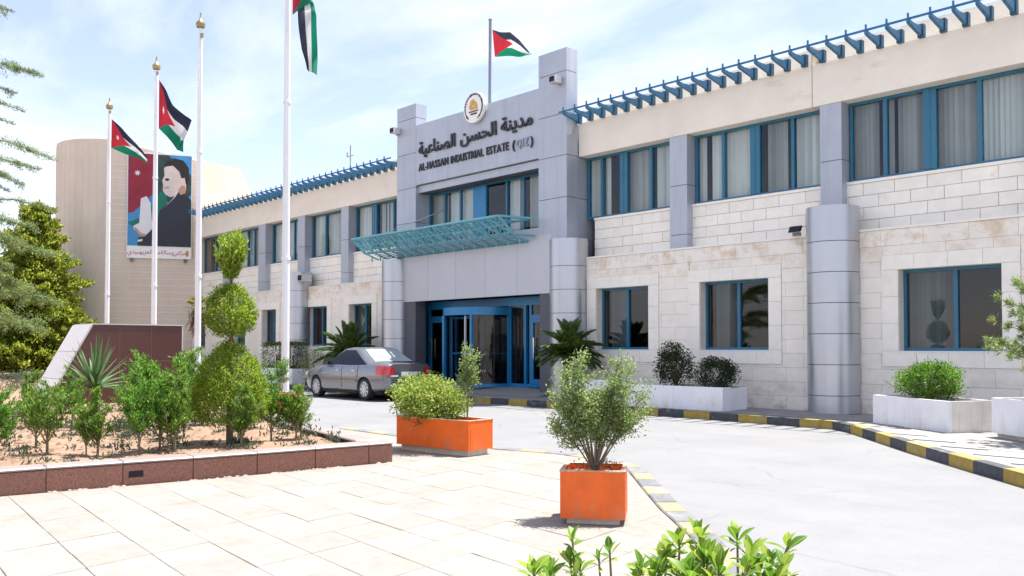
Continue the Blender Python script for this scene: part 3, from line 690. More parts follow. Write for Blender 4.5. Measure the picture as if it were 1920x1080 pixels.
# ---- entrance portal
P0, P1, PY = -22.76, -15.35, 16.40
pt = MB(); pt.box(P0 + .02, -21.79, PY + .02, 16.80, 0, 9.0); pt.box(-16.35, P1 - .02, PY + .02, 16.80, 0, 9.08)
pt.box(-21.8, -16.34, PY + .11, 16.80, 6.22, 8.28); pt.box(-22.4, -15.9, PY + .04, 16.80, 2.87, 4.4); pt.box(-21.7, -16.45, 16.8, 17.3, 6.24, 8.0)
part('portal_core', pt, 'seam', B)
def pan(x0, x1, z0, z1, y0=PY, y1=16.82, m='panel', name='portal_panel'): part(name, MB().box(x0, x1, y0, y1, z0, z1), m, B)
J = [2.9, 4.25, 5.32, 6.41, 7.50, 8.60]
for a, b in zip(J, J[1:]): pan(P0, -21.77, a + .008, b - .008); pan(-16.37, P1, a + .008, b - .008)
pan(P0, -21.77, 8.608, 9.04); pan(-16.37, P1, 8.608, 9.2)
pan(-21.768, -16.372, 6.47, 8.34, PY + .006, 16.818, name='sign_panel')
pan(-21.768, -16.372, 6.235, 6.44, PY + .10, 16.818)
for a, b in zip(np.linspace(-22.42, -15.88, 6), np.linspace(-22.42, -15.88, 6)[1:]): pan(a + .004, b - .004, 2.85, 4.40, PY - .012, 16.5, 'lower_panel', 'lower_panel')
pan(-21.768, -16.372, 4.402, 4.62, PY + .05, 16.9, 'lower_panel', 'window_ledge')
for z0, z1 in ((.146, .95), (.965, 1.78), (1.795, 2.42), (2.435, 2.86)): part('recess_panel', MB().box(-22.9, -22.4, 16.5, 17.35, z0, z1), 'panel', B)
for z0, z1 in ((4.63, 6.22),):
    part('reveal_panel', MB().box(-21.80, -21.77, 16.823, 17.3, z0, z1), 'panel', B); part('reveal_panel', MB().box(-16.372, -16.34, 16.823, 17.3, z0, z1), 'panel', B)
o = window(-21.765, -16.376, 4.63, 6.232, 16.93, (-21.0, -20.25, -18.2, -17.5), 'glass', blinds=[('blind_mid', 0, 1, 12), (BL, .15, 1, 10), (CU, 0, .45, 6), (BL, 0, .7, 20), ('blind_mid', .1, 1, 12)])
part('blue_panel', MB().box(-19.62, -19.05, 16.90, 16.98, 4.69, 6.17), 'blue', o)
part('curtain', MB().box(-20.05, -19.68, 17.02, 17.05, 4.69, 6.17), 'curtain', o); part('curtain', MB().box(-18.0, -17.72, 17.02, 17.05, 4.69, 6.17), 'curtain', o)
for z0, z1 in ((3.0, 4.24), (4.255, 5.31), (5.325, 6.40), (6.415, 7.26)): part('return_panel', MB().box(-15.9, -15.365, 16.823, 17.42, z0, z1), 'panel', B)
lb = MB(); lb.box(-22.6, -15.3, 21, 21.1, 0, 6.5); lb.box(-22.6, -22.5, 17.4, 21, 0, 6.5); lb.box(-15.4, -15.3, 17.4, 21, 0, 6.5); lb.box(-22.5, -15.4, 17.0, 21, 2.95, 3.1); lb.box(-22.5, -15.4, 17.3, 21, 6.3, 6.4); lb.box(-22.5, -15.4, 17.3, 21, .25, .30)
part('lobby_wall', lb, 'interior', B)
# ramped floor in the doorway
rp = MB(); rp.add([(-22.4, 15.75, .152), (-15.9, 15.75, .152), (-15.9, 16.9, .30), (-22.4, 16.9, .30), (-22.4, 17.6, .30), (-15.9, 17.6, .30)], [(0, 1, 2, 3), (3, 2, 5, 4)])
rp.add([(-22.4, 15.75, .1), (-22.4, 16.9, .1), (-22.4, 16.9, .30), (-22.4, 15.75, .152)], [(0, 1, 2, 3)]); rp.add([(-15.9, 15.75, .1), (-15.9, 16.9, .1), (-15.9, 16.9, .30), (-15.9, 15.75, .152)], [(0, 1, 2, 3)])
part('entrance_floor', rp, 'sidewalk', B)
tag(part('door_mat', MB().box(-17.3, -16.1, 16.93, 17.12, .303, .318), 'mat_rubber'), 'thin black rubber mat at the right hand glass door', 'door mat')
# door screen
DY, DZ = 17.20, .30
ds = MB()
ds.box(-22.38, -15.92, DY, DY + .10, 2.62, 2.86); ds.box(-22.38, -15.92, DY + .002, DY + .08, DZ, DZ + .10)
for x in (-22.34, -22.10, -21.30, -21.05, -18.35, -17.72, -17.50, -16.1): ds.box(x - .04, x + .04, DY + .001, DY + .09, DZ + .1, 2.62)
ds.box(-22.06, -21.34, DY + .003, DY + .085, 2.30, 2.40); ds.box(-17.46, -16.14, DY + .003, DY + .085, 2.22, 2.34)
scr = part('entrance_screen', ds, 'blue', B)
for a, b, z0, z1 in ((-22.30, -22.14, DZ + .1, 2.62), (-22.06, -21.34, 2.40, 2.62), (-18.31, -17.76, DZ + .1, 2.62), (-17.46, -16.14, 2.34, 2.62), (-21.26, -21.09, DZ + .1, 2.62)):
    part('pane', MB().box(a, b, DY + .04, DY + .048, z0, z1), 'glass_door', scr)
for a, b, zt in ((-22.06, -21.34, 2.295), (-17.46, -16.14, 2.215)):
    d = MB(); y0, y1 = DY - .01, DY + .05
    d.box(a + .003, a + .08, y0, y1, DZ + .104, zt); d.box(b - .08, b - .003, y0, y1, DZ + .104, zt); d.box(a + .08, b - .08, y0 + .001, y1 - .001, DZ + .104, DZ + .24); d.box(a + .08, b - .08, y0 + .001, y1 - .001, zt - .09, zt)
    d = part('glass_door', d, 'blue', B)
    part('pane', MB().box(a + .08, b - .08, DY + .02, DY + .028, DZ + .24, zt - .09), 'glass_door', d)
    part('handle', MB().bar((a + .14, DY - .05, 1.1), (a + .14, DY - .05, 1.7), .03), 'chrome', d)
# revolving door: a glass drum with posts, a blue ring and turning wings
RC, RR = (-19.55, 17.25), 1.20
rv = thing('revolving_door', None, None, (*RC, DZ)); rv.parent = B; rv.location = Vector((*RC, DZ)) - wpos(B)
def arc_wall(r, a0, a1, z0, z1, th, n=20, c=RC):
    mb = MB(); ang = np.linspace(R(a0), R(a1), n + 1); V = []
    for a in ang:
        for rr in (r, r - th):
            for z in (z0, z1): V.append((c[0] + rr * math.cos(a), c[1] + rr * math.sin(a), z))
    F = [(0, 1, 3, 2), (n * 4, n * 4 + 2, n * 4 + 3, n * 4 + 1)]
    for i in range(n):
        o = i * 4; F += [(o, o + 4, o + 5, o + 1), (o + 2, o + 3, o + 7, o + 6), (o + 1, o + 5, o + 7, o + 3), (o, o + 2, o + 6, o + 4)]
    return mb.add(V, F)
part('ring', arc_wall(RR, 182, 358, 2.36, 2.58, .12), 'blue', rv, 30); part('cap', MB().lathe([(RR - .01, 2.57), (RR - .01, 2.585)], 40, 0, RC), 'blue_deep', rv)
part('floor_ring', arc_wall(RR, 182, 358, DZ, DZ + .09, .08), 'blue', rv, 30)
for a0, a1 in ((182, 236), (302, 358)): part('curved_glass', arc_wall(RR - .03, a0, a1, DZ + .09, 2.36, .012), 'glass_door', rv, 30)
for a in (183, 236, 302, 357):
    x, y = RC[0] + (RR - .03) * math.cos(R(a)), RC[1] + (RR - .03) * math.sin(R(a)); part('post', MB().box(x - .04, x + .04, y - .04, y + .04, DZ, 2.36), 'blue', rv)
for k, a in enumerate((20, 110, 200, 290)):
    u = Vector((math.cos(R(a)), math.sin(R(a)), 0)); c = Vector((*RC, 0)); L_ = RR - .12; mb = MB()
    for z in (DZ + .06, 1.25, 2.31): mb.bar(c + u * .06 + Vector((0, 0, z)), c + u * L_ + Vector((0, 0, z)), .03, .05)
    for s in (.07, L_): mb.bar(c + u * s + Vector((0, 0, DZ + .03)), c + u * s + Vector((0, 0, 2.34)), .045)
    wg = part('wing', mb, 'grey_plastic' if k % 2 else 'blue', rv)
    p, q = c + u * .08, c + u * L_; part('pane', MB().add([(p.x, p.y, DZ + .08), (q.x, q.y, DZ + .08), (q.x, q.y, 2.3), (p.x, p.y, 2.3)], [(0, 1, 2, 3)]), 'glass_door', wg)
# ---- steel canopy truss over the entrance
cn = thing('canopy', None, None, (-20.2, 16.4, 4.6)); cn.parent = B; cn.location = Vector((-20.2, 16.4, 4.6)) - wpos(B)
X0, X1 = -23.65, -16.75
TF, BF, WB, WT = (15.3, 4.86), (15.82, 4.43), (16.36, 4.27), (16.38, 4.86)
pt = lambda x, q: (x, q[0], q[1])
part('top_rail', MB().bar(pt(X0, TF), pt(X1, TF), .07, .05).bar(pt(X1, TF), (-16.45, 16.38, 4.86), .05), 'teal_pale', cn)
part('bottom_rail', MB().bar(pt(X0 + .1, BF), pt(X1 - .1, BF), .06, .06).bar(pt(X1 - .1, BF), (-16.5, 16.38, 4.40), .04), 'teal', cn)
part('wall_rail', MB().bar(pt(-22.7, WB), pt(X1, WB), .05).bar((-22.7, 16.37, 4.86), (X1, 16.37, 4.86), .05), 'teal', cn)
for k in range(5):
    t = (k + .5) / 5; q = (BF[0] + (WB[0] - BF[0]) * t, BF[1] + (WB[1] - BF[1]) * t); part('louvre', MB().bar(pt(X0 + .3, q), pt(X1 - .05, q), .07, .015), 'teal', cn)
nb = 15; xs = np.linspace(X0, X1, nb + 1)
for i, x in enumerate(xs):
    part('rib', MB().bar(pt(x, TF), pt(x, BF), .06).bar(pt(x, TF), (x, 16.38, 4.86), .04).bar(pt(x, BF), (x, WB[0] - .03, WB[1]), .035).bar((x, BF[0] + .25, BF[1] - .10), (x, BF[0] + .25, BF[1] - .24), .03), 'teal_pale', cn)
    if i < nb:
        b = xs[i + 1]; m_ = (x + b) / 2
        part('brace', MB().bar(pt(x, TF), pt(b, BF), .04).bar(pt(b, TF), pt(x, BF), .04).bar(pt(m_, TF), pt(m_, BF), .022).bar(pt(x, ((TF[0] + BF[0]) / 2, (TF[1] + BF[1]) / 2)), pt(b, ((TF[0] + BF[0]) / 2, (TF[1] + BF[1]) / 2)), .035), 'teal_pale', cn)
part('stay', MB().tube([(-21.9, 15.35, 4.9), (-21.0, 16.9, 5.65)], .008, 5), 'chrome', cn)

# ------------------------------------------------------------------ round hall at the left end
H = thing('round_hall', 'tall windowless beige hall with rounded end wall left of the offices', 'building', (-42, 16, 0))
A = np.array([-38.85, 17.0]); wd = np.array([-.443, -.896]); nrm = np.array([.896, -.443])
fl = A + wd * 4.0                       # end of the flat wall
rad = 2.4; cc = fl - nrm * rad
arc = [tuple(cc + rad * (nrm * math.cos(t) + wd * math.sin(t))) for t in np.linspace(0, R(125), 26)]
back = [tuple(np.array(arc[-1]) + np.array([-3, 8])), (-46, 24), (-38.85, 24)]
hb = MB(); zt = 10.0
hb.prism([tuple(A)] + [tuple(fl)], 0, 1) if False else None
flat = [tuple(A), tuple(fl)]
outline = flat + arc[1:] + back
nO = len(outline)
def ztop(p):
    d = (np.array(p) - A) @ wd
    if p == outline[-1]: return 7.6
    return 9.95 + .75 * min(1, max(0, (d - 2.2) / 1.6))
hb.add([(x, y, -.05) for x, y in outline] + [(x, y, ztop((x, y))) for x, y in outline], [(i, (i + 1) % nO, nO + (i + 1) % nO, nO + i) for i in range(nO - 1)])
# the right hand side wall (facing +x) ends in a slope down to the back
hb.add([(-38.85, 17, -.05), (-38.85, 24, -.05), (-38.85, 24, 3), (-38.85, 21.2, 5.4), (-38.85, 18.95, 9.85), (-38.85, 17, 9.95)], [(0, 1, 2, 3, 4, 5)])
hb.add([(-38.85, 17, 9.95), (-38.85, 18.95, 9.85), (-46, 19, 9.9), (arc[-1][0], arc[-1][1], 10.6)] + [(x, y, ztop((x, y))) for x, y in reversed(flat[1:] + arc[1:-1])], [list(range(4 + len(flat[1:] + arc[1:-1])))])
hall_me = hb.mesh('hall_wall', 'hall_stone', 25, fix=False)
link('hall_wall', hall_me, H)
ln = MB()
for k in range(1, 14):      # board marks: shallow vertical ribs round the curved wall
    t = R(8 * k); p = cc + (rad + .000) * (nrm * math.cos(t) + wd * math.sin(t)); q = cc + (rad + .006) * (nrm * math.cos(t + .02) + wd * math.sin(t + .02))
    ln.bar((p[0], p[1], .1), (p[0], p[1], 10.6), .013)
part('rib', ln, 'hall_stone', H)
sl = MB()
for k in range(1, 33):      # thin horizontal courses on the flat wall
    z = .3 * k; a, b = A + wd * .05 + nrm * .004, fl - wd * .2 + nrm * .004; sl.bar((*a, z), (*b, z), .012)
part('course_line', sl, 'surround', H)
# ------------------------------------------------------------------ poster on the hall
def poster():
    t0, t1 = .37, 3.10; a = A + wd * t1 + nrm * .06; b = A + wd * t0 + nrm * .06; W_ = t1 - t0; z0, z1 = 5.42, 10.2
    o = thing('poster', 'large printed banner of a dark suited man beside a red flag on the hall wall', 'poster', (*((a + b) / 2), z0))
    ux = np.array([*(b - a), 0]) / W_; nn = np.array([*nrm, 0])
    def P3(u, v, d): return tuple(np.array([*a, z0]) + ux * u * W_ + np.array([0, 0, v * (z1 - z0)]) + nn * d)
    def poly(name, pts, m, d, th=.003):
        n = len(pts); V = [P3(u, v, d) for u, v in pts]
        part(name, MB().extr(V, tuple(nn * th), 0), m, o)
    poly('backing', [(0, 0), (1, 0), (1, 1), (0, 1)], 'emblem_white', 0, .04); k = .041
    poly('sky_print', [(.01, .115), (.99, .115), (.99, .985), (.01, .985)], 'p_blue', k)
    poly('tree_print', [(.40, .985), (.62, .985), (.99, .80), (.99, .62), (.8, .5), (.42, .58)], 'p_forest', k + .003)
    poly('pale_print', [(.01, .33), (.28, .40), (.5, .62), (.62, .7), (.60, .45), (.38, .3), (.2, .25)], 'p_green', k + .006)
    poly('green_print', [(.42, .985), (.30, .985), (.34, .90), (.45, .90)], 'p_green', k + .006)
    poly('flag_print', [(.02, .42), (.10, .43), (.2, .49), (.32, .56), (.42, .63), (.45, .72), (.44, .985), (.02, .985)], 'p_red', k + .009)
    c = (.155, .80); st = []
    for i in range(14):
        r_ = .055 if i % 2 == 0 else .022; th = math.pi / 2 + i * math.pi / 7; st.append((c[0] + r_ * math.cos(th), c[1] + r_ * .58 * math.sin(th)))
    poly('star_print', st, 'p_pale', k + .012)
    poly('hand_print', [(.10, .30), (.19, .33), (.21, .56), (.30, .585), (.36, .52), (.38, .36), (.44, .30), (.34, .20), (.20, .23), (.11, .265)], 'p_pale', k + .012)
    poly('hand_print', [(.10, .28), (.24, .30), (.36, .27), (.34, .19), (.2, .21)], 'p_tan', k + .013, .0025)
    poly('hand_print', [(.12, .30), (.25, .325), (.38, .30), (.35, .22), (.22, .235)], 'p_pale', k + .016, .0025)
    poly('suit_print', [(.17, .12), (.17, .19), (.28, .205), (.45, .32), (.5, .45), (.62, .52), (.80, .635), (.93, .60), (.99, .56), (.99, .115), (.17, .115)], 'p_suit', k + .02)
    poly('shirt_print', [(.58, .485), (.74, .59), (.78, .645), (.70, .57)], 'p_pale', k + .023)
    poly('face_print', [(.56, .86), (.57, .79), (.535, .74), (.55, .70), (.545, .65), (.58, .61), (.66, .585), (.75, .60), (.80, .65), (.90, .65), (.92, .78), (.85, .88), (.68, .91)], 'p_skin', k + .02)
    poly('face_print', [(.57, .755), (.63, .765), (.65, .745), (.60, .735)], 'p_hair', k + .024); poly('face_print', [(.56, .675), (.64, .685), (.645, .67), (.57, .66)], 'p_tan', k + .024)
    poly('face_print', [(.78, .655), (.83, .70), (.89, .70), (.90, .63), (.82, .61)], 'p_tan', k + .023)
    poly('hair_print', [(.555, .86), (.60, .92), (.72, .955), (.86, .94), (.945, .87), (.95, .76), (.925, .70), (.90, .72), (.885, .775), (.83, .77), (.80, .83), (.70, .885), (.60, .875)], 'p_hair', k + .027)
    poly('cuff_print', [(.17, .15), (.24, .16), (.24, .18), (.17, .17)], 'p_pale', k + .024)
    words = [('\ufef1\ufea9\ufef4\ufeb3', .12), ('\ufeb0\uFEF3\ufeb0\ufecc\ufedf\ufe8d', .30), ('\ufeaa\ufe92\ufecb', .46), ('\ufe94\ufedf\ufe8e\ufeb3\ufead', .62), ('-', .71), ('\ufef2\ufe98\ufedb\ufeae\ufeb7', .83)]
    rotz = math.atan2(ux[1], ux[0])
    for s, u in words:
        me = text_mesh(s, .25, .004, 'p_caption', True); x = link('caption', me, o, P3(u, .042, k + .004)); x.rotation_euler = (R(90), 0, rotz)
    poly('crest_print', [(.90, .05), (.93, .085), (.96, .075), (.955, .03), (.92, .02)], 'gold', k + .001)
    for u in (.08, .9):
        p = np.array(P3(u, 0, .01)); part('bracket', MB().box(p[0] - .05, p[0] + .05, p[1] - .05, p[1] + .05, p[2] - .16, p[2] - .002), 'pole_grey', o)
def text_mesh(s, size, ext, m, center=False, bold=.0):
    c = bpy.data.curves.new('text', 'FONT'); c.body = s; c.size = size; c.extrude = ext; c.offset = bold; c.resolution_u = 3
    if center: c.align_x = 'CENTER'
    o = bpy.data.objects.new('text', c); COL.objects.link(o); bpy.context.view_layer.update()
    me = bpy.data.meshes.new_from_object(o.evaluated_get(bpy.context.evaluated_depsgraph_get())); bpy.data.objects.remove(o); bpy.data.curves.remove(c)
    me.materials.clear(); me.materials.append(M[m]); return me
def xr(me):
    a = np.empty(len(me.vertices) * 3); me.vertices.foreach_get('co', a); return a[0::3].min(), a[0::3].max()
poster()
# ------------------------------------------------------------------ lettering and emblem on the portal
sg = thing('sign_lettering', 'black Arabic and English raised lettering across the entrance portal', 'sign', (-19.1, 16.38, 6.8))
def place_word(s, x0, x1, z, size, m, name, bold=.006, zs=1.0):
    me = text_mesh(s, size, .02, m, bold=bold); a, b = xr(me); k = (x1 - x0) / (b - a)
    me.transform(Matrix.Translation((-a, 0, 0))); me.transform(Matrix.Diagonal((k, zs, 1, 1)))
    o = link(name, me, sg, (x0, 16.38, z)); o.rotation_euler = (R(90), 0, 0); return o
# written right to left: the last word stands at the left
place_word('\ufe94\ufef4\ufecb\ufe8e\ufee8\ufebc\ufedf\ufe8d', -21.60, -19.83, 7.38, .52, 'black_letter', 'arabic_word', .012)
place_word('\ufee6\ufeb4\ufea4\ufedf\ufe8d', -19.60, -18.02, 7.40, .52, 'black_letter', 'arabic_word', .012)
place_word('\ufe94\ufee8\ufef3\ufeaa\ufee3', -17.84, -16.58, 7.42, .52, 'black_letter', 'arabic_word', .012)
x = -21.60; wds = 'AL-HASSAN INDUSTRIAL ESTATE'
adv = []
for ch in wds:
    if ch == ' ': adv.append((None, .0, .13)); continue
    me = text_mesh(ch, .30, .018, 'black_letter', bold=.004); a, b = xr(me); me.transform(Matrix.Translation((-a, 0, 0))); adv.append((me, b - a, b - a + .028))
k = (21.60 - 17.50) / sum(t[2] for t in adv)
for me, w_, ad in adv:
    if me is not None:
        me.transform(Matrix.Diagonal((k, 1.05, 1, 1))); o = link('letter', me, sg, (x, 16.385, 6.88)); o.rotation_euler = (R(90), 0, 0)
    x += ad * k
for ch, x0, x1, m_ in (('(', -17.36, -17.27, 'black_letter'), ('Q', -17.20, -17.02, 'faded_letter'), ('I', -16.97, -16.94, 'faded_letter'), ('Z', -16.88, -16.74, 'faded_letter'), (')', -16.66, -16.57, 'black_letter')):
    place_word(ch, x0, x1, 6.87, .33, m_, 'letter' if m_ == 'black_letter' else 'faded_letter', .003)
em = thing('round_emblem', 'round white emblem with gold motif on top edge of the portal', 'emblem', (-18.88, 16.3, 8.30)); ec = (-18.88, 8.31)
def disc(r, y0, y1, n=40): return MB().extr([(ec[0] + r * math.cos(2 * math.pi * i / n), y0, ec[1] + r * math.sin(2 * math.pi * i / n)) for i in range(n)], (0, y1 - y0, 0))
part('disc', disc(.445, 16.28, 16.36), 'emblem_white', em)
rg_ = MB()
for i in range(30):      # the ring of small writing, too worn to read
    if i in (20, 21, 22, 23, 24): continue
    a0 = 2 * math.pi * i / 30; w_ = random.uniform(.05, .085); h_ = random.uniform(.03, .06)
    c = Vector((ec[0] + .375 * math.cos(a0), 16.272, ec[1] + .375 * math.sin(a0))); t = Vector((-math.sin(a0), 0, math.cos(a0))); r_ = Vector((math.cos(a0), 0, math.sin(a0)))
    rg_.extr([c - t * w_ / 2 - r_ * h_ / 2, c + t * w_ / 2 - r_ * h_ / 2, c + t * w_ / 2 + r_ * h_ / 2, c - t * w_ / 2 + r_ * h_ / 2], (0, .012, 0))
part('ring_writing', rg_, 'black_letter', em)
gp = MB()
for k_, pts in enumerate([[(-.19, .02), (-.12, .20), (-.02, .24), (.04, .20), (-.04, .12), (-.06, -.06), (-.15, -.06)], [(-.03, .10), (.05, .17), (.13, .12), (.17, .0), (.17, -.07), (.09, -.07), (.08, .03), (.02, .03)], [(-.03, -.07), (.05, -.07), (.05, .01), (-.03, .01)]]):
    gp.extr([(ec[0] + u, 16.268 - .002 * k_, ec[1] + v) for u, v in pts], (0, .016, 0))
part('gold_motif', gp, 'gold', em)
part('base_line', MB().box(ec[0] - .2, ec[0] + .2, 16.27, 16.284, ec[1] - .135, ec[1] - .10).box(ec[0] - .13, ec[0] + .14, 16.27, 16.284, ec[1] - .21, ec[1] - .165), 'black_letter', em)

# ------------------------------------------------------------------ small fixtures
def camera_box(name, label, cat, loc, s=1., face=-1, parts=True):
    o = thing(name, label, cat, loc); x, y, z = loc
    part('housing', MB().box(x - .10 * s, x + .10 * s, y - .26 * s, y - .02, z - .08 * s, z + .08 * s), 'grey_plastic', o)
    part('lens', MB().box(x - .075 * s, x + .075 * s, y - .275 * s, y - .262 * s, z - .06 * s, z + .06 * s), 'dark', o)
    part('bracket', MB().bar((x, y - .03, z - .12 * s), (x, y + .0, z - .12 * s), .05).bar((x, y - .12, z - .12), (x, y - .02, z - .12), .03), 'grey_plastic', o); return o
camera_box('security_camera', 'small grey security camera high on the right hand portal tower', 'camera', (-15.60, 16.40, 8.36), 1.1, group='x') if False else camera_box('security_camera', 'small grey security camera high on the right hand portal tower', 'camera', (-15.60, 16.40, 8.36), 1.1)
camera_box('security_camera', 'small grey security camera at outer edge of the left portal tower', 'camera', (-22.66, 16.40, 8.30), 1.1)
camera_box('alarm_box', 'grey junction box beside the far round column top', 'alarm box', (-28.35, 16.55, 3.95), 1.6)
fl_ = thing('floodlight', 'small black floodlight on ledge left of the nearest round column', 'floodlight', (-9.05, 16.55, 3.73))
part('lamp_head', MB().extr([(-9.17, 16.45, 3.79), (-8.93, 16.45, 3.79), (-8.93, 16.52, 3.92), (-9.17, 16.52, 3.92)], (0, .09, .02)), 'dark', fl_); part('bracket', MB().box(-9.13, -8.97, 16.56, 16.62, 3.731, 3.80), 'pole_grey', fl_)
an = thing('roof_antenna', 'thin grey aerial mast standing on the left roof', 'antenna', (-31.06, 20, 7.4))
part('mast', MB().tube([(-31.06, 20, 7.4), (-31.06, 20, 9.85)], .03, 6), 'pole_grey', an); part('cross_arm', MB().bar((-31.3, 20, 9.4), (-30.85, 20, 9.4), .04).bar((-31.3, 20, 9.4), (-31.3, 20, 9.6), .04), 'pole_grey', an)
pf = thing('roof_flagpole', 'dark grey flagpole on the roof behind the portal', 'flagpole', (-19.0, 17.0, 7.9))
part('pole', MB().tube([(-19.0, 17.0, 7.9), (-18.97, 17.0, 11.0)], .045, 8), 'pole_grey', pf); part('finial', MB().lathe([(.02, 11.0), (.06, 11.03), (.06, 11.07), (.01, 11.1)], 8, 0, (-18.97, 17.0)), 'pole_grey', pf)

# ------------------------------------------------------------------ flags and flagpoles
def flagmat(name, tri, bands, star=True):
    m = bpy.data.materials.new(name); m.use_nodes = True; M[name] = m; nt = m.node_tree; N = nt.nodes; L = nt.links; p = N['Principled BSDF']
    uv = N.new('ShaderNodeUVMap'); sp = N.new('ShaderNodeSeparateXYZ'); L.new(uv.outputs[0], sp.inputs[0]); U, V = sp.outputs[0], sp.outputs[1]
    def mt(op, a, b=None, c=None):
        n = N.new('ShaderNodeMath'); n.operation = op
        for i, q in enumerate((a, b, c)):
            if q is None: continue
            if isinstance(q, (int, float)): n.inputs[i].default_value = q
            else: L.new(q, n.inputs[i])
        return n.outputs[0]
    def mixc(f, a, b):
        n = N.new('ShaderNodeMix'); n.data_type = 'RGBA'; L.new(f, n.inputs[0])
        for i, q in ((6, a), (7, b)):
            if isinstance(q, tuple): n.inputs[i].default_value = (*q, 1)
            else: L.new(q, n.inputs[i])
        return n.outputs[2]
    c = mixc(mt('GREATER_THAN', V, 1 / 3), bands[2], bands[1]); c = mixc(mt('GREATER_THAN', V, 2 / 3), c, bands[0])
    t = mt('LESS_THAN', mt('ADD', U, mt('MULTIPLY', mt('ABSOLUTE', mt('SUBTRACT', V, .5)), 1.0)), .5); c = mixc(t, c, tri)
    if star:
        du = mt('MULTIPLY', mt('SUBTRACT', U, .17), 2.0); dv = mt('SUBTRACT', V, .5); r_ = mt('SQRT', mt('ADD', mt('MULTIPLY', du, du), mt('MULTIPLY', dv, dv)))
        th = mt('ARCTAN2', du, dv); rr = mt('ADD', .062, mt('MULTIPLY', mt('COSINE', mt('MULTIPLY', th, 7)), .026)); c = mixc(mt('LESS_THAN', r_, rr), c, (.8, .8, .8))
    L.new(c, p.inputs['Base Color']); p.inputs['Roughness'].default_value = .75
    tr = N.new('ShaderNodeBsdfTranslucent'); L.new(c, tr.inputs[0]); mx = N.new('ShaderNodeMixShader'); mx.inputs[0].default_value = .35
    L.new(p.outputs[0], mx.inputs[1]); L.new(tr.outputs[0], mx.inputs[2]); L.new(mx.outputs[0], N['Material Output'].inputs[0])
flagmat('flag_jordan', (.46, .02, .035), ((.018, .02, .04), (.62, .62, .62), (.0, .20, .10)))
flagmat('flag_plain', (.46, .02, .035), ((.03, .035, .055), (.62, .62, .62), (.0, .20, .10)), False)
def flag(label, fn, m, group='flags flying in front of the building', n=(40, 26)):
    V = []; UVs = []; F = []
    for i in range(n[0] + 1):
        for j in range(n[1] + 1):
            u, v = i / n[0], j / n[1]; V.append(fn(u, v)); UVs.append((u, v))
    w_ = n[1] + 1
    for i in range(n[0]):
        for j in range(n[1]): F.append((i * w_ + j, (i + 1) * w_ + j, (i + 1) * w_ + j + 1, i * w_ + j + 1))
    me = bpy.data.meshes.new('flag'); me.from_pydata(V, [], F); me.materials.append(M[m]); uvl = me.uv_layers.new(name='UVMap')
    li = np.empty(len(me.loops), np.int32); me.loops.foreach_get('vertex_index', li); uvl.data.foreach_set('uv', np.array(UVs)[li].reshape(-1).astype(np.float32))
    me.polygons.foreach_set('use_smooth', [True] * len(me.polygons))
    o = link('flag', me); return tag(o, label, 'flag', group)
WR = Vector((.686, .728, 0)); WF = Vector((-.728, .686, 0))       # along the picture plane, and away from the viewer
def sheet(top, hoist, pts, fold, waves=2.2, ph=0., shear=0.):
    """top: upper hoist corner; pts: [(u, right, down)] path of the upper edge; the lower edge follows with sag"""
    us = [p[0] for p in pts]
    def fn(u, v):
        r_ = np.interp(u, us, [p[1] for p in pts]); d = np.interp(u, us, [p[2] for p in pts]); hs = hoist * np.interp(u, us, [p[3] for p in pts]); rs = np.interp(u, us, [p[4] for p in pts])
        q = 1 - v; f_ = fold * (u ** .6) * math.sin(waves * 6.283 * u + 2.2 * q + ph) + fold * .5 * math.sin(5 * u + 7 * q + ph) * u
        return Vector(top) + WR * (r_ + rs * q + fold * .25 * math.sin(9 * u + 5 * q) * u) + Vector((0, 0, -d - hs * q)) + WF * (f_ - .02)
    return fn
POLES = [(-34.49, 11.5), (-28.52, 10.96), (-23.9, 10.41), (-17.66, 9.7)]
plab = ['white flagpole farthest left, with flag, rising behind the granite monument', 'white flagpole with flag crossing the hall poster, behind the granite monument', 'bare white flagpole without a flag beside the topiary tree', 'thick nearest white flagpole running out of the top of the picture']
for (x, y), lb_ in zip(POLES, plab):
    h = 10.45; t = thing('flagpole', lb_, 'flagpole', (x, y, .0), 0, 'white flagpoles in the flower bed')
    part('pole', MB().tube([(x, y, .0), (x, y, 3.4), (x + .004, y, h)], [.088, .085, .058], 14), 'white_paint', t, 40)
    part('collar', MB().lathe([(.10, 3.38), (.10, 3.46)], 14, 0, (x, y)).lathe([(.085, 6.9), (.085, 6.96)], 14, 0, (x, y)), 'white_paint', t, 40)
    part('base_plate', MB().lathe([(.2, .0), (.2, .26), (.12, .30)], 14, 0, (x, y)), 'white_paint', t, 40)
    part('finial', MB().lathe([(.05, h), (.11, h + .03), (.13, h + .09), (.125, h + .16), (.06, h + .24), (.035, h + .27), (.02, h + .45)], 14, 0, (x, y)), 'brass', t, 40)
    if lb_.startswith('bare'): part('pulley', MB().box(x + .05, x + .14, y - .03, y + .03, h - .28, h - .16), 'brass', t)
    else: part('pulley', MB().box(x + .04, x + .10, y - .03, y + .03, h - .16, h - .06), 'brass', t)
    part('halyard', MB().tube([(x + .08, y - .06, h - .2), (x + .10, y - .07, 1.3)], .006, 4), 'white_paint', t)
flag('drooping flag on the farthest left pole, black edge hanging to the hall poster', sheet((-34.40, 11.56, 10.08), 1.10, [(0, 0, 0, 1, 0), (.3, .42, .38, .85, .05), (.6, .85, .85, .55, .05), (.85, 1.2, 1.22, .30, -.05), (1, 1.38, 1.45, .22, -.1)], .10, 2.0), 'flag_jordan')
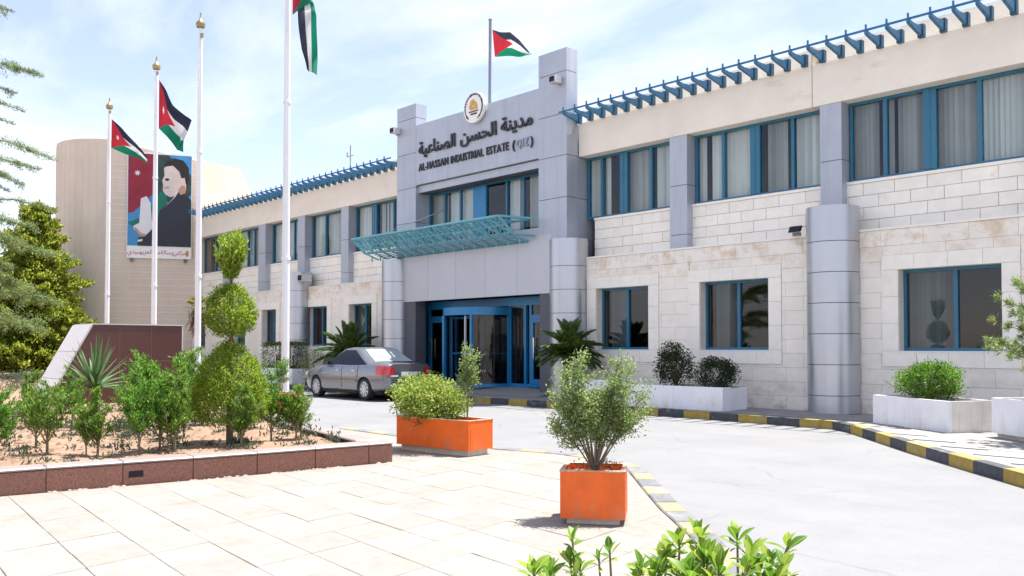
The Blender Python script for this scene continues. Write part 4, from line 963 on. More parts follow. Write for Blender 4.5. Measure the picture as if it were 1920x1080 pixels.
flag('limp flag on the second white pole, red corner above green and white folds', sheet((-28.42, 11.02, 10.02), 1.58, [(0, 0, -.1, 1, 0), (.25, .22, .25, .95, .05), (.5, .5, .75, .85, .02), (.75, .82, 1.05, .75, -.12), (1, 1.13, 1.28, .62, -.38)], .16, 1.6, .6), 'flag_jordan')
flag('large faded flag hanging straight down at the top of the nearest pole', sheet((-17.58, 9.76, 10.35), 1.45, [(0, .02, 0, 1, .0), (.3, .12, .55, .40, .34), (.6, .15, 1.35, .10, .44), (.85, .22, 2.25, .12, .36), (1, .33, 2.66, .12, .24)], .09, 2.2, 1.0), 'flag_plain')
flag('flag flying in the wind on the roof behind the portal', sheet((-18.90, 17.02, 10.74), .80, [(0, 0, 0, 1, 0.07), (.2, .22, .06, .92, .06), (.45, .52, .08, .88, .06), (.7, .78, .30, .62, .06), (1, 1.08, .66, .12, .05)], .07, 1.4), 'flag_plain', n=(40, 20))

# ------------------------------------------------------------------ granite monument in the bed
mo = thing('granite_monument', 'dark red granite monument wedge with pale sloping end in the bed', 'monument', (-20.6, 7.0, .15))
MX = -20.2; sl_ = (6.45 - 5.55) / (1.93 - .25); yl = lambda z: 5.55 + (z - .25) * sl_; DX = 1.30
core = MB().extr([(MX - .006, 5.42 + .09, .1), (MX - .006, 8.40, .1), (MX - .006, 8.40, 1.90), (MX - .006, 6.48, 1.90)], (-DX + .06, 0, 0)); part('core', core, 'mortar', mo)
def mslab(y0, y1, z0, z1, sloped=False):
    g_ = .006
    a = (yl(z0 + g_) if sloped else y0) + g_; b = (yl(z1 - g_) if sloped else y0) + g_
    part('granite_slab', MB().extr([(MX, a, z0 + g_), (MX, y1 - g_, z0 + g_), (MX, y1 - g_, z1 - g_), (MX, b, z1 - g_)], (-.028, 0, 0)), 'granite_dark', mo)
mslab(0, 7.02, 1.12, 1.93, True); mslab(7.02, 7.72, 1.12, 1.93); mslab(7.72, 8.42, 1.12, 1.93); mslab(0, 6.30, .18, 1.12, True); mslab(6.30, 7.02, .18, 1.12); mslab(7.02, 7.72, .18, 1.12); mslab(7.72, 8.42, .18, 1.12)
zz = [.18, .75, 1.34, 1.93]
for a, b in zip(zz, zz[1:]):
    part('end_slab', MB().extr([(MX + .012, yl(a + .004), a + .004), (MX + .012, yl(b - .004), b - .004), (MX + .012, yl(b - .004) - .035, b + .006), (MX + .012, yl(a + .004) - .035, a + .014)], (-DX, 0, 0)), 'grey_slab', mo)
part('top_slab', MB().box(MX - DX, MX + .012, yl(1.93) + .0, 8.44, 1.932, 1.96), 'grey_slab', mo); part('side_slab', MB().box(MX - DX + .01, MX - .001, 8.42, 8.45, .18, 1.93), 'grey_slab', mo)

# ------------------------------------------------------------------ planters
def planter(name, label, cat, c, ang, L_, D_, z0, z1, m, group, th=.05, foot=None, seams=(), side_m=None, soil=True):
    t = thing(name, label, cat, (0, 0, z0), 0, group); hl, hd = L_ / 2, D_ / 2; h = z1 - z0
    zb = 0 if not foot else foot
    ed = [-hl] + list(seams) + [hl]
    for a, b in zip(ed, ed[1:]):
        for s in (-1, 1): sub('front_panel', MB().box(a + .002, b - .002, s * hd - (th if s > 0 else 0), s * hd + (th if s < 0 else 0), zb, h).mesh('front_panel', m), t)
    for s in (-1, 1): sub('side_panel', MB().box(s * hl - (th if s > 0 else -.0) , s * hl + (th if s < 0 else 0), -hd + th + .001, hd - th - .001, zb, h - .001).mesh('side_panel', side_m or m), t)
    if m == 'orange':
        rw = MB(); e = .004
        for s in (-1, 1): rw.box(-hl - e, hl + e, s * hd - (th if s > 0 else e), s * hd + (e if s > 0 else th), h - .004, h + .006); rw.box(s * hl - (th if s > 0 else e), s * hl + (e if s > 0 else th), -hd + th + .001, hd - th - .001, h - .005, h + .005)
        sub('rim', rw.mesh('rim', 'rim_worn'), t)
    if foot: sub('plinth', MB().box(-hl + .05, hl - .05, -hd + .05, hd - .05, 0, foot + .02).mesh('plinth', 'plinth'), t)
    mb = MB(); nx, ny = max(3, int(L_ / .08)), max(3, int(D_ / .08)); V = []
    for i in range(nx + 1):
        for j in range(ny + 1): V.append((-hl + th + .001 + (L_ - 2 * th - .002) * i / nx, -hd + th + .001 + (D_ - 2 * th - .002) * j / ny, h - .055 + random.uniform(-.02, .02)))
    mb.add(V, [(i * (ny + 1) + j, (i + 1) * (ny + 1) + j, (i + 1) * (ny + 1) + j + 1, i * (ny + 1) + j + 1) for i in range(nx) for j in range(ny)])
    sub('soil', mb.mesh('soil', 'soil', 180), t)
    t.location = (c[0], c[1], z0); t.rotation_euler = (0, 0, R(ang)); return t
GWP, GOP = 'white marble planters along the footway', 'orange planters on the forecourt'
def corner(c, ang, L_, D_, which):           # centre from a known corner
    u = np.array([math.cos(R(ang)), math.sin(R(ang))]); v = np.array([-u[1], u[0]]); sx, sy = which
    return np.array(c) - u * sx * L_ / 2 - v * sy * D_ / 2
p1 = corner((-9.86, 15.08), 0, 3.0, .90, (1, -1))
planter('planter', 'long white marble planter with two dark shrubs left of the nearest column', 'planter', p1, 0, 3.0, .90, .15, .63, 'marble', GWP, seams=(.30,))
p2 = corner((-5.06, 13.76), -31.5, 1.88, .82, (1, -1))
planter('planter', 'white marble planter with rounded bright green bush at the kerb bend', 'planter', p2, -31.5, 1.88, .82, .15, .63, 'marble', GWP, seams=(.0,), side_m='marble_stained')
p3 = corner((-4.43, 13.62), -38, 1.88, .82, (-1, -1))
planter('planter', 'white marble planter on feet with small pine at the right edge', 'planter', p3, -38, 1.88, .82, .15, .72, 'marble', GWP, seams=(.0,), foot=.07)
p4 = (-28.7, 15.75)
planter('planter', 'white marble planter with two clipped bushes beyond the car', 'planter', p4, 0, 2.5, .8, .15, .68, 'marble', GWP, seams=(-.2,))
p5 = (-24.6, 15.8)
planter('planter', 'white marble planter with sago palm hidden behind the car', 'planter', p5, 0, 1.8, .8, .15, .68, 'marble', GWP, seams=(0,))
p6 = (-13.75, 15.85)
planter('planter', 'white marble planter with sago palm beside the entrance column', 'planter', p6, 0, 1.3, .8, .15, .68, 'marble', GWP)
ca = math.degrees(math.atan2(.19, .47))
o1 = (-4.81, 5.47)
planter('planter', 'square orange planter with wispy grey green shrub, nearest the camera', 'planter', o1, 37, .52, .50, .026, .455, 'orange', GOP, .035, .05)
o2c = np.array([-9.34, 7.53]); o2a = math.degrees(math.atan2(7.33 - 7.17, -8.59 + 9.93))
o2 = corner((-8.59, 7.33), o2a, 1.36, .47, (1, -1))
planter('planter', 'long orange planter with golden bush and thin sapling', 'planter', o2, o2a, 1.36, .47, .026, .49, 'orange', GOP, .035, .08)
o3 = (-16.75, 9.12)
planter('planter', 'orange planter half hidden behind the saplings at the flower bed corner', 'planter', o3, 17, .8, .42, .0, .48, 'orange', GOP, .035, .08)
# ------------------------------------------------------------------ plants
def limbs(mb, base, tops, r0, r1=.004, n=6, bend=.15):
    for tp in tops:
        a = Vector(base); b = Vector(tp); m_ = a.lerp(b, .5) + Vector((random.uniform(-1, 1), random.uniform(-1, 1), 0)) * (b - a).length * bend * .5
        mb.tube([a, a.lerp(m_, .5), m_, m_.lerp(b, .5), b], [r0, r0 * .85, r0 * .65, r0 * .4, r1], n)
    return mb
def shrub(name, label, cat, base, spec, leaf, L, W, up=.3, jit=.8, stem=None, group=None, stem_m='twig', fold=.15, twigs=None):
    """spec: blobs in local coordinates; leaf sizes as ranges"""
    t = thing(name, label, cat, (0, 0, 0), 0, group)
    P, D = cloud(spec, up, jit); n = len(P)
    sub('foliage', leaves('foliage', P, D, rng.uniform(*L, n), rng.uniform(*W, n), leaf, fold), t)
    if stem:
        mb = MB(); tops = [tuple(np.array(s[0]) + rng.normal(size=3) * np.array(s[1]) * .5) for s in spec for _ in range(stem[2] if len(stem) > 2 else 4)]
        limbs(mb, (0, 0, 0), tops, stem[0], .003, 5); sub('stem', mb.mesh('stem', stem_m, 60), t)
    t.location = base; return t
# topiary tree, three tiers on one stem
tp = thing('topiary_tree', 'golden green conifer clipped into three tiers beside the nearest flagpole', 'tree', (-10.84, 5.16, .19))
sub('trunk', MB().tube([(0, 0, -.02), (.01, 0, .5), (0, .01, 1.2), (.01, 0, 2.0), (0, 0, 2.75)], [.05, .042, .034, .022, .008], 8).mesh('trunk', 'bark', 60), tp)
def tier(z0, z1, prof, n, clumps, lean=.75, L=(.022, .05), W=(.012, .022)):
    h = rng.beta(1.15, 1.35, clumps); a = rng.uniform(0, 2 * math.pi, clumps); r_ = np.interp(h, *prof) * rng.uniform(.86, 1.05, clumps)
    C_ = np.stack([r_ * np.cos(a), r_ * np.sin(a), z0 + h * (z1 - z0)], 1); k = rng.integers(0, clumps, n)
    s = np.array([.022, .022, .030]); P = C_[k] + rng.normal(size=(n, 3)) * s; ou = np.stack([np.cos(a), np.sin(a), np.full(clumps, lean)], 1)[k]
    m_ = int(n * .25); q = rng.uniform(0, 1, m_); aa = rng.uniform(0, 2 * math.pi, m_); rr = np.interp(q, *prof) * np.sqrt(rng.uniform(0, .75, m_)); P[:m_] = np.stack([rr * np.cos(aa), rr * np.sin(aa), z0 + q * (z1 - z0)], 1)
    D = ou + rng.normal(size=(n, 3)) * .45
    return leaves('tier', P, D, rng.uniform(*L, n), rng.uniform(*W, n), 'leaf_topiary', .2)
sub('tier', tier(.26, 1.31, ([0, .12, .30, .6, .85, .96, 1], [.30, .43, .47, .39, .24, .11, .03]), 25000, 520, .75, (.02, .042), (.010, .018)), tp)
sub('tier', tier(1.40, 2.06, ([0, .08, .25, .45, .75, .93, 1], [.04, .19, .28, .30, .23, .11, .03]), 13000, 260, .75, (.02, .042), (.010, .018)), tp)
sub('tier', tier(2.16, 2.72, ([0, .25, .5, .8, 1], [.04, .09, .17, .19, .10]), 2800, 70, 2.2, (.03, .065)), tp)
P = []; D = []
for k in range(44):
    a = random.uniform(0, 6.28); z = random.uniform(2.10, 2.45); ln_ = random.uniform(.16, .36); d = np.array([math.cos(a) * .62, math.sin(a) * .62, 1.0])
    for q in np.linspace(.2, 1, 9): P.append(np.array([0, 0, z]) + d * ln_ * q); D.append(d + rng.normal(size=3) * .5)
P = np.repeat(np.array(P), 5, 0) + rng.normal(size=(len(P) * 5, 3)) * .012; D = np.repeat(np.array(D), 5, 0) + rng.normal(size=P.shape) * .3
sub('shoot', leaves('shoot', P, D, rng.uniform(.03, .06, len(P)), .014, 'leaf_topiary', .2), tp)

# saplings in the bed
def sapling_proto(h, w_, n, kind='leaf_sapling'):
    t = thing('sapling', None, 'sapling', (0, 0, 0))
    mb = MB(); ns = random.randint(4, 6); P = []; D = []; nk = 12
    mb.tube([(0, 0, -.02), (0, 0, h * .3)], [.012, .009], 6)
    for s in range(ns):
        a = s * 6.28 / ns + random.uniform(-.5, .5); ra = w_ * random.uniform(.25, .55) * (s > 0); b0 = Vector((0, 0, h * random.uniform(.10, .28))); tip = Vector((math.cos(a) * ra, math.sin(a) * ra, h * (random.uniform(.62, .92) if s else 1.0)))
        mid = Vector((tip.x * .75, tip.y * .75, b0.z + (tip.z - b0.z) * .45)); mb.tube([tuple(b0), tuple(mid), tuple(tip)], [.007, .005, .002], 5)
        for k in range(nk):
            q = random.uniform(.18, 1.0); c = b0.lerp(mid, q * 2) if q < .5 else mid.lerp(tip, q * 2 - 1); b = random.uniform(0, 6.28); ln_ = random.uniform(.05, .13) * (1.25 - q * .6); d = Vector((math.cos(b), math.sin(b), random.uniform(.7, 1.8)))
            mb.tube([tuple(c), tuple(c + d * ln_)], [.0028, .0012], 3, cap=False)
            m_ = n // (nk * ns); u = rng.uniform(.05, 1.2, (m_, 1)); P.append(np.array(c) + np.array(d) * ln_ * u + rng.normal(size=(m_, 3)) * .014); D.append(np.array(d) * .7 + rng.normal(size=(m_, 3)) * .45 + [0, 0, .4])
    P = np.concatenate(P); D = np.concatenate(D)
    sub('stem', mb.mesh('stem', 'twig', 60), t); sub('foliage', leaves('foliage', P, D, rng.uniform(.022, .05, len(P)), rng.uniform(.008, .014, len(P)), kind, .15), t)
    return t
leafmat('leaf_sapling_light', (.05, .12, .015), (.14, .26, .03), (.28, .38, .08), .5)
protos = [sapling_proto(.78, .30, 4200), sapling_proto(.72, .40, 5200, 'leaf_sapling_light'), sapling_proto(.62, .24, 2400, 'leaf_sapling_light'), sapling_proto(.85, .34, 5000)]
SAPG = 'young green saplings planted along the flower bed'
SP = [((-11.12, 2.55), 0, .92, 'leafy sapling nearest the left edge, in the front row along the bed wall'), ((-11.15, 3.07), 2, 1.1, 'thin single stemmed sapling, second from left along the bed wall'),
      ((-10.75, 3.50), 1, .85, 'bushy sapling in front of the yucca'), ((-10.9, 3.42), 2, .6, 'short sprig beside the bushy sapling below the yucca'),
      ((-10.50, 3.88), 0, 1.06, 'slim sapling between yucca and topiary tree, above the drain opening'), ((-10.45, 4.28), 1, 1.02, 'dense sapling front row left of the topiary tree'), ((-10.75, 4.22), 3, 1.0, 'tall upright sapling left of topiary with pointed top'),
      ((-11.9, 5.0), 1, 1.05, 'sapling close behind the topiary tree on its left'), ((-10.28, 5.05), 1, .88, 'bushy sapling right in front of the topiary trunk'), ((-10.78, 5.72), 0, .95, 'sapling just right of the topiary tree'), ((-10.72, 6.13), 1, .80, 'sapling at the pointed corner of the bed, farthest right'),
      ((-10.65, 6.02), 2, .9, 'thin wispy sapling second from the bed corner'), ((-15.1, 3.9), 1, .95, 'sapling in the second row at far left'), ((-14.7, 4.4), 0, .9, 'sapling in the second row in front of the monument end'), ((-14.2, 5.25), 3, 1.15, 'sapling before the middle of the monument'), ((-13.8, 5.75), 1, 1.1, 'sapling before right half of the monument'),
      ((-15.2, 6.5), 3, 1.2, 'tall sapling before the right end of the monument'), ((-13.6, 6.1), 0, 1.1, 'sapling in second row left of the nearest flagpole'), ((-15.9, 7.4), 1, 1.1, 'sapling behind the topiary beside the bare flagpole'), ((-12.6, 6.4), 1, .9, 'sapling half hidden behind the topiary tree on its right'),
      ((-12.1, 3.2), 2, .9, 'small sapling in the gap left of the yucca'), ((-12.9, 4.7), 2, 1.0, 'small sapling behind the slim one in the bed middle')]
used = set()
for (x, y), k, s, lb_ in SP:
    o = protos[k] if k not in used else dup(protos[k]); used.add(k)
    o.location = (x, y, .19); o.rotation_euler = (0, 0, random.uniform(0, 6.28)); o.scale = (s * 1.36, s * 1.36, s * 1.16); tag(o, lb_, 'sapling', SAPG)
# yucca before the monument
yu = thing('yucca', 'spiky yucca with upright sword leaves before the monument', 'yucca', (-17.9, 5.75, .19))
sub('trunk', MB().lathe([(.10, 0), (.12, .2), (.08, .42)], 10).mesh('trunk', 'palm_fibre', 60), yu)
def blade(d, ln_, w_, droop, n=6):
    d = Vector(d).normalized(); sd = d.cross(Vector((0, 0, 1))); sd = sd.normalized() if sd.length > .05 else Vector((1, 0, 0)); V = []; p = Vector((0, 0, 0)); cur = d.copy()
    for i in range(n + 1):
        q = i / n; ww = w_ * (1 - q ** 2.2) * (.75 + .5 * q) + .001; V += [p - sd * ww / 2, p + cur.cross(sd) * -ww * .22, p + sd * ww / 2]; cur = (cur + Vector((0, 0, -droop / n))).normalized(); p = p + cur * ln_ / n
    F = []
    for i in range(n): o = i * 3; F += [(o, o + 1, o + 4, o + 3), (o + 1, o + 2, o + 5, o + 4)]
    return V, F
for k in range(64):
    el = R(random.uniform(8, 88)); a = k * 2.4; V, F = blade((math.cos(a) * math.cos(el), math.sin(a) * math.cos(el), math.sin(el)), random.uniform(.72, 1.0) * (1.08 if el > 1 else .9), .065, .35 if el < .7 else .1)
    sub('leaf', MB().add(V, F).mesh('leaf', 'leaf_yucca', 180, fix=False), yu, (random.uniform(-.04, .04), random.uniform(-.04, .04), .40 + .12 * math.sin(el)))
# sago palms: feathered fronds
def cycad(label, base, s, tr, nf=34, group='sago palms beside the entrance'):
    t = thing('sago_palm', label, 'sago palm', (0, 0, 0), 0, group); sub('trunk', MB().lathe([(.15, 0), (.17, tr * .5), (.13, tr + .04)], 12).mesh('trunk', 'palm_fibre', 60), t)
    protos_ = []
    for k in range(5):
        mb = MB(); el = R((80, 58, 40, 22, 4)[k]); L_ = .85; n = 26; p = Vector((0, 0, 0)); d = Vector((math.cos(el), 0, math.sin(el))); pts = [p.copy()]; ds = [d.copy()]
        for i in range(n): d = (d + Vector((0, 0, -.035))).normalized(); p = p + d * L_ / n; pts.append(p.copy()); ds.append(d.copy())
        mb.tube(pts[::4] + [pts[-1]], .008, 4)
        for i in range(3, n + 1):
            q = i / n; ll = .17 * math.sin(math.pi * min(1, q * .92 + .10)) ** .6 + .02
            for s_ in (-1, 1):
                up = Vector((-ds[i].z, 0, ds[i].x)); e = (Vector((0, s_, 0)) * .8 + ds[i] * .55 + up * .35).normalized(); w_ = ds[i] * .014
                mb.add([pts[i] - w_, pts[i] + w_, pts[i] + e * ll * .6 + w_ * 1.3, pts[i] + e * ll, pts[i] + e * ll * .6 - w_ * 1.3], [(0, 1, 2, 3, 4)])
        protos_.append(mb.mesh('frond', 'leaf_cycad', 30, fix=False))
    for k in range(nf):
        o = sub('frond', protos_[min(4, int(k / nf * 5))], t, (0, 0, tr)); o.rotation_euler = (0, R(random.uniform(-8, 8)), k * 2.4 + random.uniform(-.2, .2)); o.scale = [random.uniform(.85, 1.1)] * 3
    t.location = base; t.scale = (s, s, s); return t
cycad('sago palm with dark feathery fronds at right of the glass entrance', (-14.62, 15.72, .62), 1.05, .60, 64)
cycad('sago palm with dark feathery fronds behind the parked car', (-24.5, 15.75, .62), 1.35, .35, 56)
# shrubs by the building
shrub('shrub', 'loose dark shrub in white planter, left of its pair', 'shrub', (-11.35, 15.55, .58), [((0, 0, .42), (.44, .38, .42), 2600, dict(clumps=40, tight=.17)), ((-.10, 0, .75), (.28, .26, .22), 700, dict(clumps=14))], 'leaf_dark', (.035, .065), (.022, .038), .2, 1.0, (.016, 0, 9), 'shrubs in the white planters')
shrub('shrub', 'dense dark rounded shrub in white planter, right of its pair', 'shrub', (-10.30, 15.50, .58), [((0, 0, .30), (.46, .40, .33), 4200, dict(clumps=50, tight=.15))], 'leaf_dark', (.03, .055), (.02, .034), .2, 1.0, (.016, 0, 6), 'shrubs in the white planters')
shrub('weed', 'small green weed between the two dark shrubs', 'weed', (-10.85, 15.35, .58), [((0, 0, .05), (.20, .10, .07), 160)], 'leaf_sapling', (.02, .04), (.015, .025), .4, .8)
shrub('bush', 'rounded bright green clipped bush in white planter by the kerb bend', 'bush', (p2[0] - .06, p2[1] + .02, .57), [((0, 0, .32), (.56, .40, .31), 6500, dict(clumps=90, tight=.12, inner=.25)), ((.05, 0, .36), (.50, .36, .30), 2500, dict(clumps=60, tight=.12))], 'leaf_bright', (.022, .042), (.016, .028), .35, .8, (.02, 0, 8), 'shrubs in the white planters')
shrub('stone', 'x', 'y', (0, 0, -50), [((0, 0, 0), (.1, .1, .1), 4)], 'leaf_bright', (.01, .02), (.01, .02)) if False else None
# little pine in the right hand planter
pn = thing('pine', 'small bushy pine in the white planter at the right edge', 'pine', (0, 0, 0)); pb = np.array([p3[0] - .02, p3[1] + .05, .66]); mb = MB(); P = []; D = []
mb.tube([(0, 0, 0), (.03, 0, .6), (-.02, .02, 1.3), (0, 0, 1.95)], [.05, .042, .03, .01], 7)
for k in range(46):
    z = .35 + 1.55 * (k / 46); a = k * 2.4; ln_ = (.98 - .66 * max(0, (z - .6)) / 1.4) * random.uniform(.65, 1.05); d = np.array([math.cos(a), math.sin(a), random.uniform(.1, .5)]); b0 = np.array([0, 0, z]); b1 = b0 + d * ln_
    mb.tube([tuple(b0), tuple(b0 + d * ln_ * .5 - [0, 0, .03]), tuple(b1)], [.013, .009, .003], 5)
    for q in np.linspace(.35, 1.05, 7):
        c = b0 + d * ln_ * q + rng.normal(size=3) * .035; m_ = 80; nd = d * .7 + rng.normal(size=(m_, 3)) * .75 + [0, 0, .25]; P.append(c + rng.normal(size=(m_, 3)) * .022); D.append(nd)
P = np.concatenate(P); sub('trunk', mb.mesh('trunk', 'bark', 60), pn); sub('foliage', leaves('foliage', P, np.concatenate(D), rng.uniform(.05, .10, len(P)), .010, 'leaf_silver', .1), pn); pn.location = pb
# clipped bushes beyond the car
for x, lb_ in ((-29.3, 'clipped dark green bush beyond the car, left one beside the flagpole'), (-28.1, 'clipped dark green bush beyond the car, right one')):
    t = thing('clipped_bush', lb_, 'bush', (x, 15.75, .63), 0, 'clipped bushes in the far planter'); n = 2600
    P = rng.uniform(-1, 1, (n, 3)); ax = rng.integers(0, 3, n); P[np.arange(n), ax] = np.sign(P[np.arange(n), ax]) * rng.uniform(.8, 1.0, n); P *= [.42, .38, .46]; P[:, 2] += .50; P += rng.normal(size=P.shape) * .025
    sub('foliage', leaves('foliage', P, P - [0, 0, .5] + rng.normal(size=P.shape) * .4, rng.uniform(.04, .07, n), rng.uniform(.025, .04, n), 'leaf_clipped', .2), t); sub('stem', MB().tube([(0, 0, 0), (0, 0, .5)], .03, 6).mesh('stem', 'bark'), t)
shrub('shrub', 'small grey green shrub between clipped bush and sago palm', 'shrub', (-26.4, 15.6, .15), [((0, 0, .7), (.6, .45, .55), 1200, dict(clumps=26))], 'leaf_silver', (.05, .08), (.02, .03), .4, .8, (.02, 0, 6))
# orange planter plants
sc_ = .50
shrub('shrub', 'golden green rounded bush in the long orange planter', 'shrub', (o2[0] - .28, o2[1] - .05, .44), [((0, 0, .27), (.64, .46, .30), 7500, dict(clumps=90, tight=.15, inner=.2)), ((-.1, .05, .36), (.5, .36, .27), 3500, dict(clumps=40)), ((.3, 0, .15), (.3, .3, .18), 700, dict(clumps=16))], 'leaf_gold', (.022, .045), (.018, .032), .4, .8, (.012, 0, 16), 'shrubs in the orange planters')
def wispy(label, base, stems, n, leaf, L, W, group, spread, wd_=.0):
    t = thing('shrub', label, 'shrub', (0, 0, 0), 0, group); mb = MB(); P = []; D = []
    for (dx, dy, h, r_) in stems:
        tip = np.array([dx, dy, h]); mid = tip * .5 + np.array([random.uniform(-.03, .03), random.uniform(-.03, .03), .04]); pts = [np.zeros(3), mid * .5, mid, (mid + tip) / 2, tip]; mb.tube([tuple(p) for p in pts], [r_, r_ * .8, r_ * .6, r_ * .4, .002], 6)
        nb_ = 16
        for k in range(nb_):
            q = random.uniform(wd_, 1.0); c = np.array([np.interp(q, np.linspace(0, 1, 5), [p[i] for p in pts]) for i in range(3)]); a = random.uniform(0, 6.28); ln_ = spread * random.uniform(.5, 1.1) * (1.15 - .5 * q); d = np.array([math.cos(a), math.sin(a), random.uniform(.3, 1.4)])
            e = c + d * ln_; mb.tube([tuple(c), tuple(c + d * ln_ * .5 + rng.normal(size=3) * .01), tuple(e)], [r_ * .35, r_ * .25, .0015], 4, cap=False)
            m_ = n // (nb_ * len(stems)); u = rng.beta(2.2, 1.2, (m_, 1)) * 1.1; P.append(c + d * ln_ * u + rng.normal(size=(m_, 3)) * (.012 + .022 * u)); D.append(d * .7 + rng.normal(size=(m_, 3)) * .75)
    P = np.concatenate(P); sub('stem', mb.mesh('stem', 'twig', 60), t); sub('foliage', leaves('foliage', P, np.concatenate(D), rng.uniform(*L, len(P)), rng.uniform(*W, len(P)), leaf, .12), t); t.location = base; return t
st = [(sx * .686 - d * .728, sx * .728 + d * .686, h, .010) for sx, d, h in [(-.17, 0, .93), (-.10, .1, .86), (-.25, -.1, .78), (-.30, .05, .62), (-.15, -.12, .66), (.20, 0, .89), (.29, .1, .80), (.27, -.12, .70), (.40, 0, .62), (.05, .15, .60), (.03, -.16, .52), (.36, .1, .45), (-.35, 0, .36), (.42, -.05, .48), (-.22, .15, .48), (.13, -.1, .74)]]
wispy('wispy grey green shrub in the square orange planter nearest the camera', (*o1, .41), st, 17000, 'leaf_silver', (.018, .036), (.009, .015), 'shrubs in the orange planters', .17, .34)
# lean trunk and stray weeds in that planter
shrub('weed', 'low straggling weeds over the soil of the square orange planter', 'weed', (*o1, .45), [((0, 0, .03), (.22, .22, .04), 220)], 'leaf_weed', (.015, .035), (.008, .014), .6, .7)
wispy('slender sapling with pale yellow green leaves in long orange planter', (o2[0] + .42, o2[1] + .06, .44), [(.02, .0, .98, .010), (.07, .04, .84, .007), (-.05, .02, .80, .006)], 3300, 'leaf_silver', (.02, .042), (.010, .018), 'shrubs in the orange planters', .11, .42)
wispy('sapling in the half hidden orange planter', (*o3, .44), [(.0, .0, .7, .010), (.12, .03, .6, .007), (-.15, .02, .55, .006)], 1500, 'leaf_sapling', (.03, .05), (.012, .02), 'shrubs in the orange planters', .15, .3)
# small fan palm in front of the hall
fp = thing('fan_palm', 'small fan palm with shaggy brown trunk before the hall', 'palm', (-33.1, 14.4, .15)); q = 3.4
sub('trunk', MB().tube([(0, 0, 0), (.02, 0, 1.4), (0, 0, 2.35)], [.10, .085, .09], 9).mesh('trunk', 'palm_fibre', 60), fp)
sub('skirt', leaves('skirt', rng.normal(size=(500, 3)) * [.13, .13, .28] + [0, 0, 2.45], rng.normal(size=(500, 3)) * [.35, .35, .2] + [0, 0, -1], rng.uniform(.2, .45, 500), .03, 'palm_fibre', .1), fp)
for k in range(26):
    el = R(random.uniform(5, 85)); a = k * 2.4; mb = MB(); d = Vector((math.cos(a) * math.cos(el), math.sin(a) * math.cos(el), math.sin(el))); c = d * .32; mb.tube([(0, 0, 0), tuple(c)], .012, 4)
    sdv = d.cross(Vector((0, 0, 1))).normalized()
    for i in range(-5, 6):
        e = (d * math.cos(i * .2) + sdv * math.sin(i * .2)).normalized(); w_ = e.cross(d.cross(sdv)).normalized() * .02; tpv = c + e * .34 + Vector((0, 0, -.05)); mb.add([c, c + e * .18 + w_, tpv, c + e * .18 - w_], [(0, 1, 2, 3)])
    sub('frond', mb.mesh('frond', 'leaf_palm', None, fix=False), fp, (0, 0, 2.72))
shrub('shrub', 'small yellow green potted bush under the fan palm', 'shrub', (-31.6, 13.6, .9), [((0, 0, .2), (.3, .3, .25), 500)], 'leaf_gold', (.05, .09), (.03, .04), .5, .8, (.02, 0, 5))
pot = thing('pot', 'white square pedestal pot under the fan palm', 'pot', (-31.6, 13.6, .1)); part('pot_wall', MB().box(-31.85, -31.35, 13.35, 13.85, .1, .93), 'white_paint', pot); part('soil', MB().box(-31.8, -31.4, 13.4, 13.8, .931, .95), 'soil', pot)
# conifers at the left
def conifer(label, base, h, r_, n, tiers, group='tall conifers at the left edge', sc=1.):
    t = thing('conifer', label, 'conifer', (0, 0, 0), 0, group); sub('trunk', MB().tube([(0, 0, -.1), (0, 0, h * .5), (0, 0, h * .96)], [.16, .10, .02], 8).mesh('trunk', 'bark', 60), t)
    P = []; D = []
    for k in range(tiers):
        q = (k + random.uniform(-.3, .3)) / tiers; z = h * (.03 + .95 * max(0, q)); rr = r_ * (1 - q) ** .75 * (1 + .14 * math.sin(k * 2.1)) + .10; nb_ = int(10 + 10 * (1 - q))
        for b in range(nb_):
            a = random.uniform(0, 6.28); ln_ = rr * random.uniform(.75, 1.08); d = np.array([math.cos(a), math.sin(a), random.uniform(.05, .35)]); m_ = max(6, int(n / (tiers * 15)))
            u = rng.beta(2.6, 1.0, (m_, 1)); c = np.array([0, 0, z]) + d * ln_ * u; c[:, 2:] += .10 * u ** 2; P.append(c + rng.normal(size=(m_, 3)) * [.09, .09, .055]); D.append(d * .6 + rng.normal(size=(m_, 3)) * .45 + [0, 0, .75])
    k = n // 2; q = rng.beta(1.0, 1.7, k); aa = rng.uniform(0, 2 * math.pi, k); rr = (r_ * (1 - q) ** .75 + .05) * rng.uniform(.35, .86, k); P.append(np.stack([rr * np.cos(aa), rr * np.sin(aa), h * (.03 + .95 * q)], 1)); D.append(np.stack([np.cos(aa), np.sin(aa), np.full(k, .9)], 1) + rng.normal(size=(k, 3)) * .5)
    P = np.concatenate(P); sub('foliage', leaves('foliage', P, np.concatenate(D), rng.uniform(.09, .20, len(P)) * sc, rng.uniform(.06, .10, len(P)) * sc, 'leaf_conifer', .2), t); t.location = base; return t
conifer('tall layered yellow green conifer left of the round hall', (-40.2, 10.6, .15), 7.5, 2.5, 60000, 17)
conifer('dense conifer at the left edge, leaning over the layered conifer', (-38.4, 6.6, .15), 5.6, 2.0, 38000, 14)
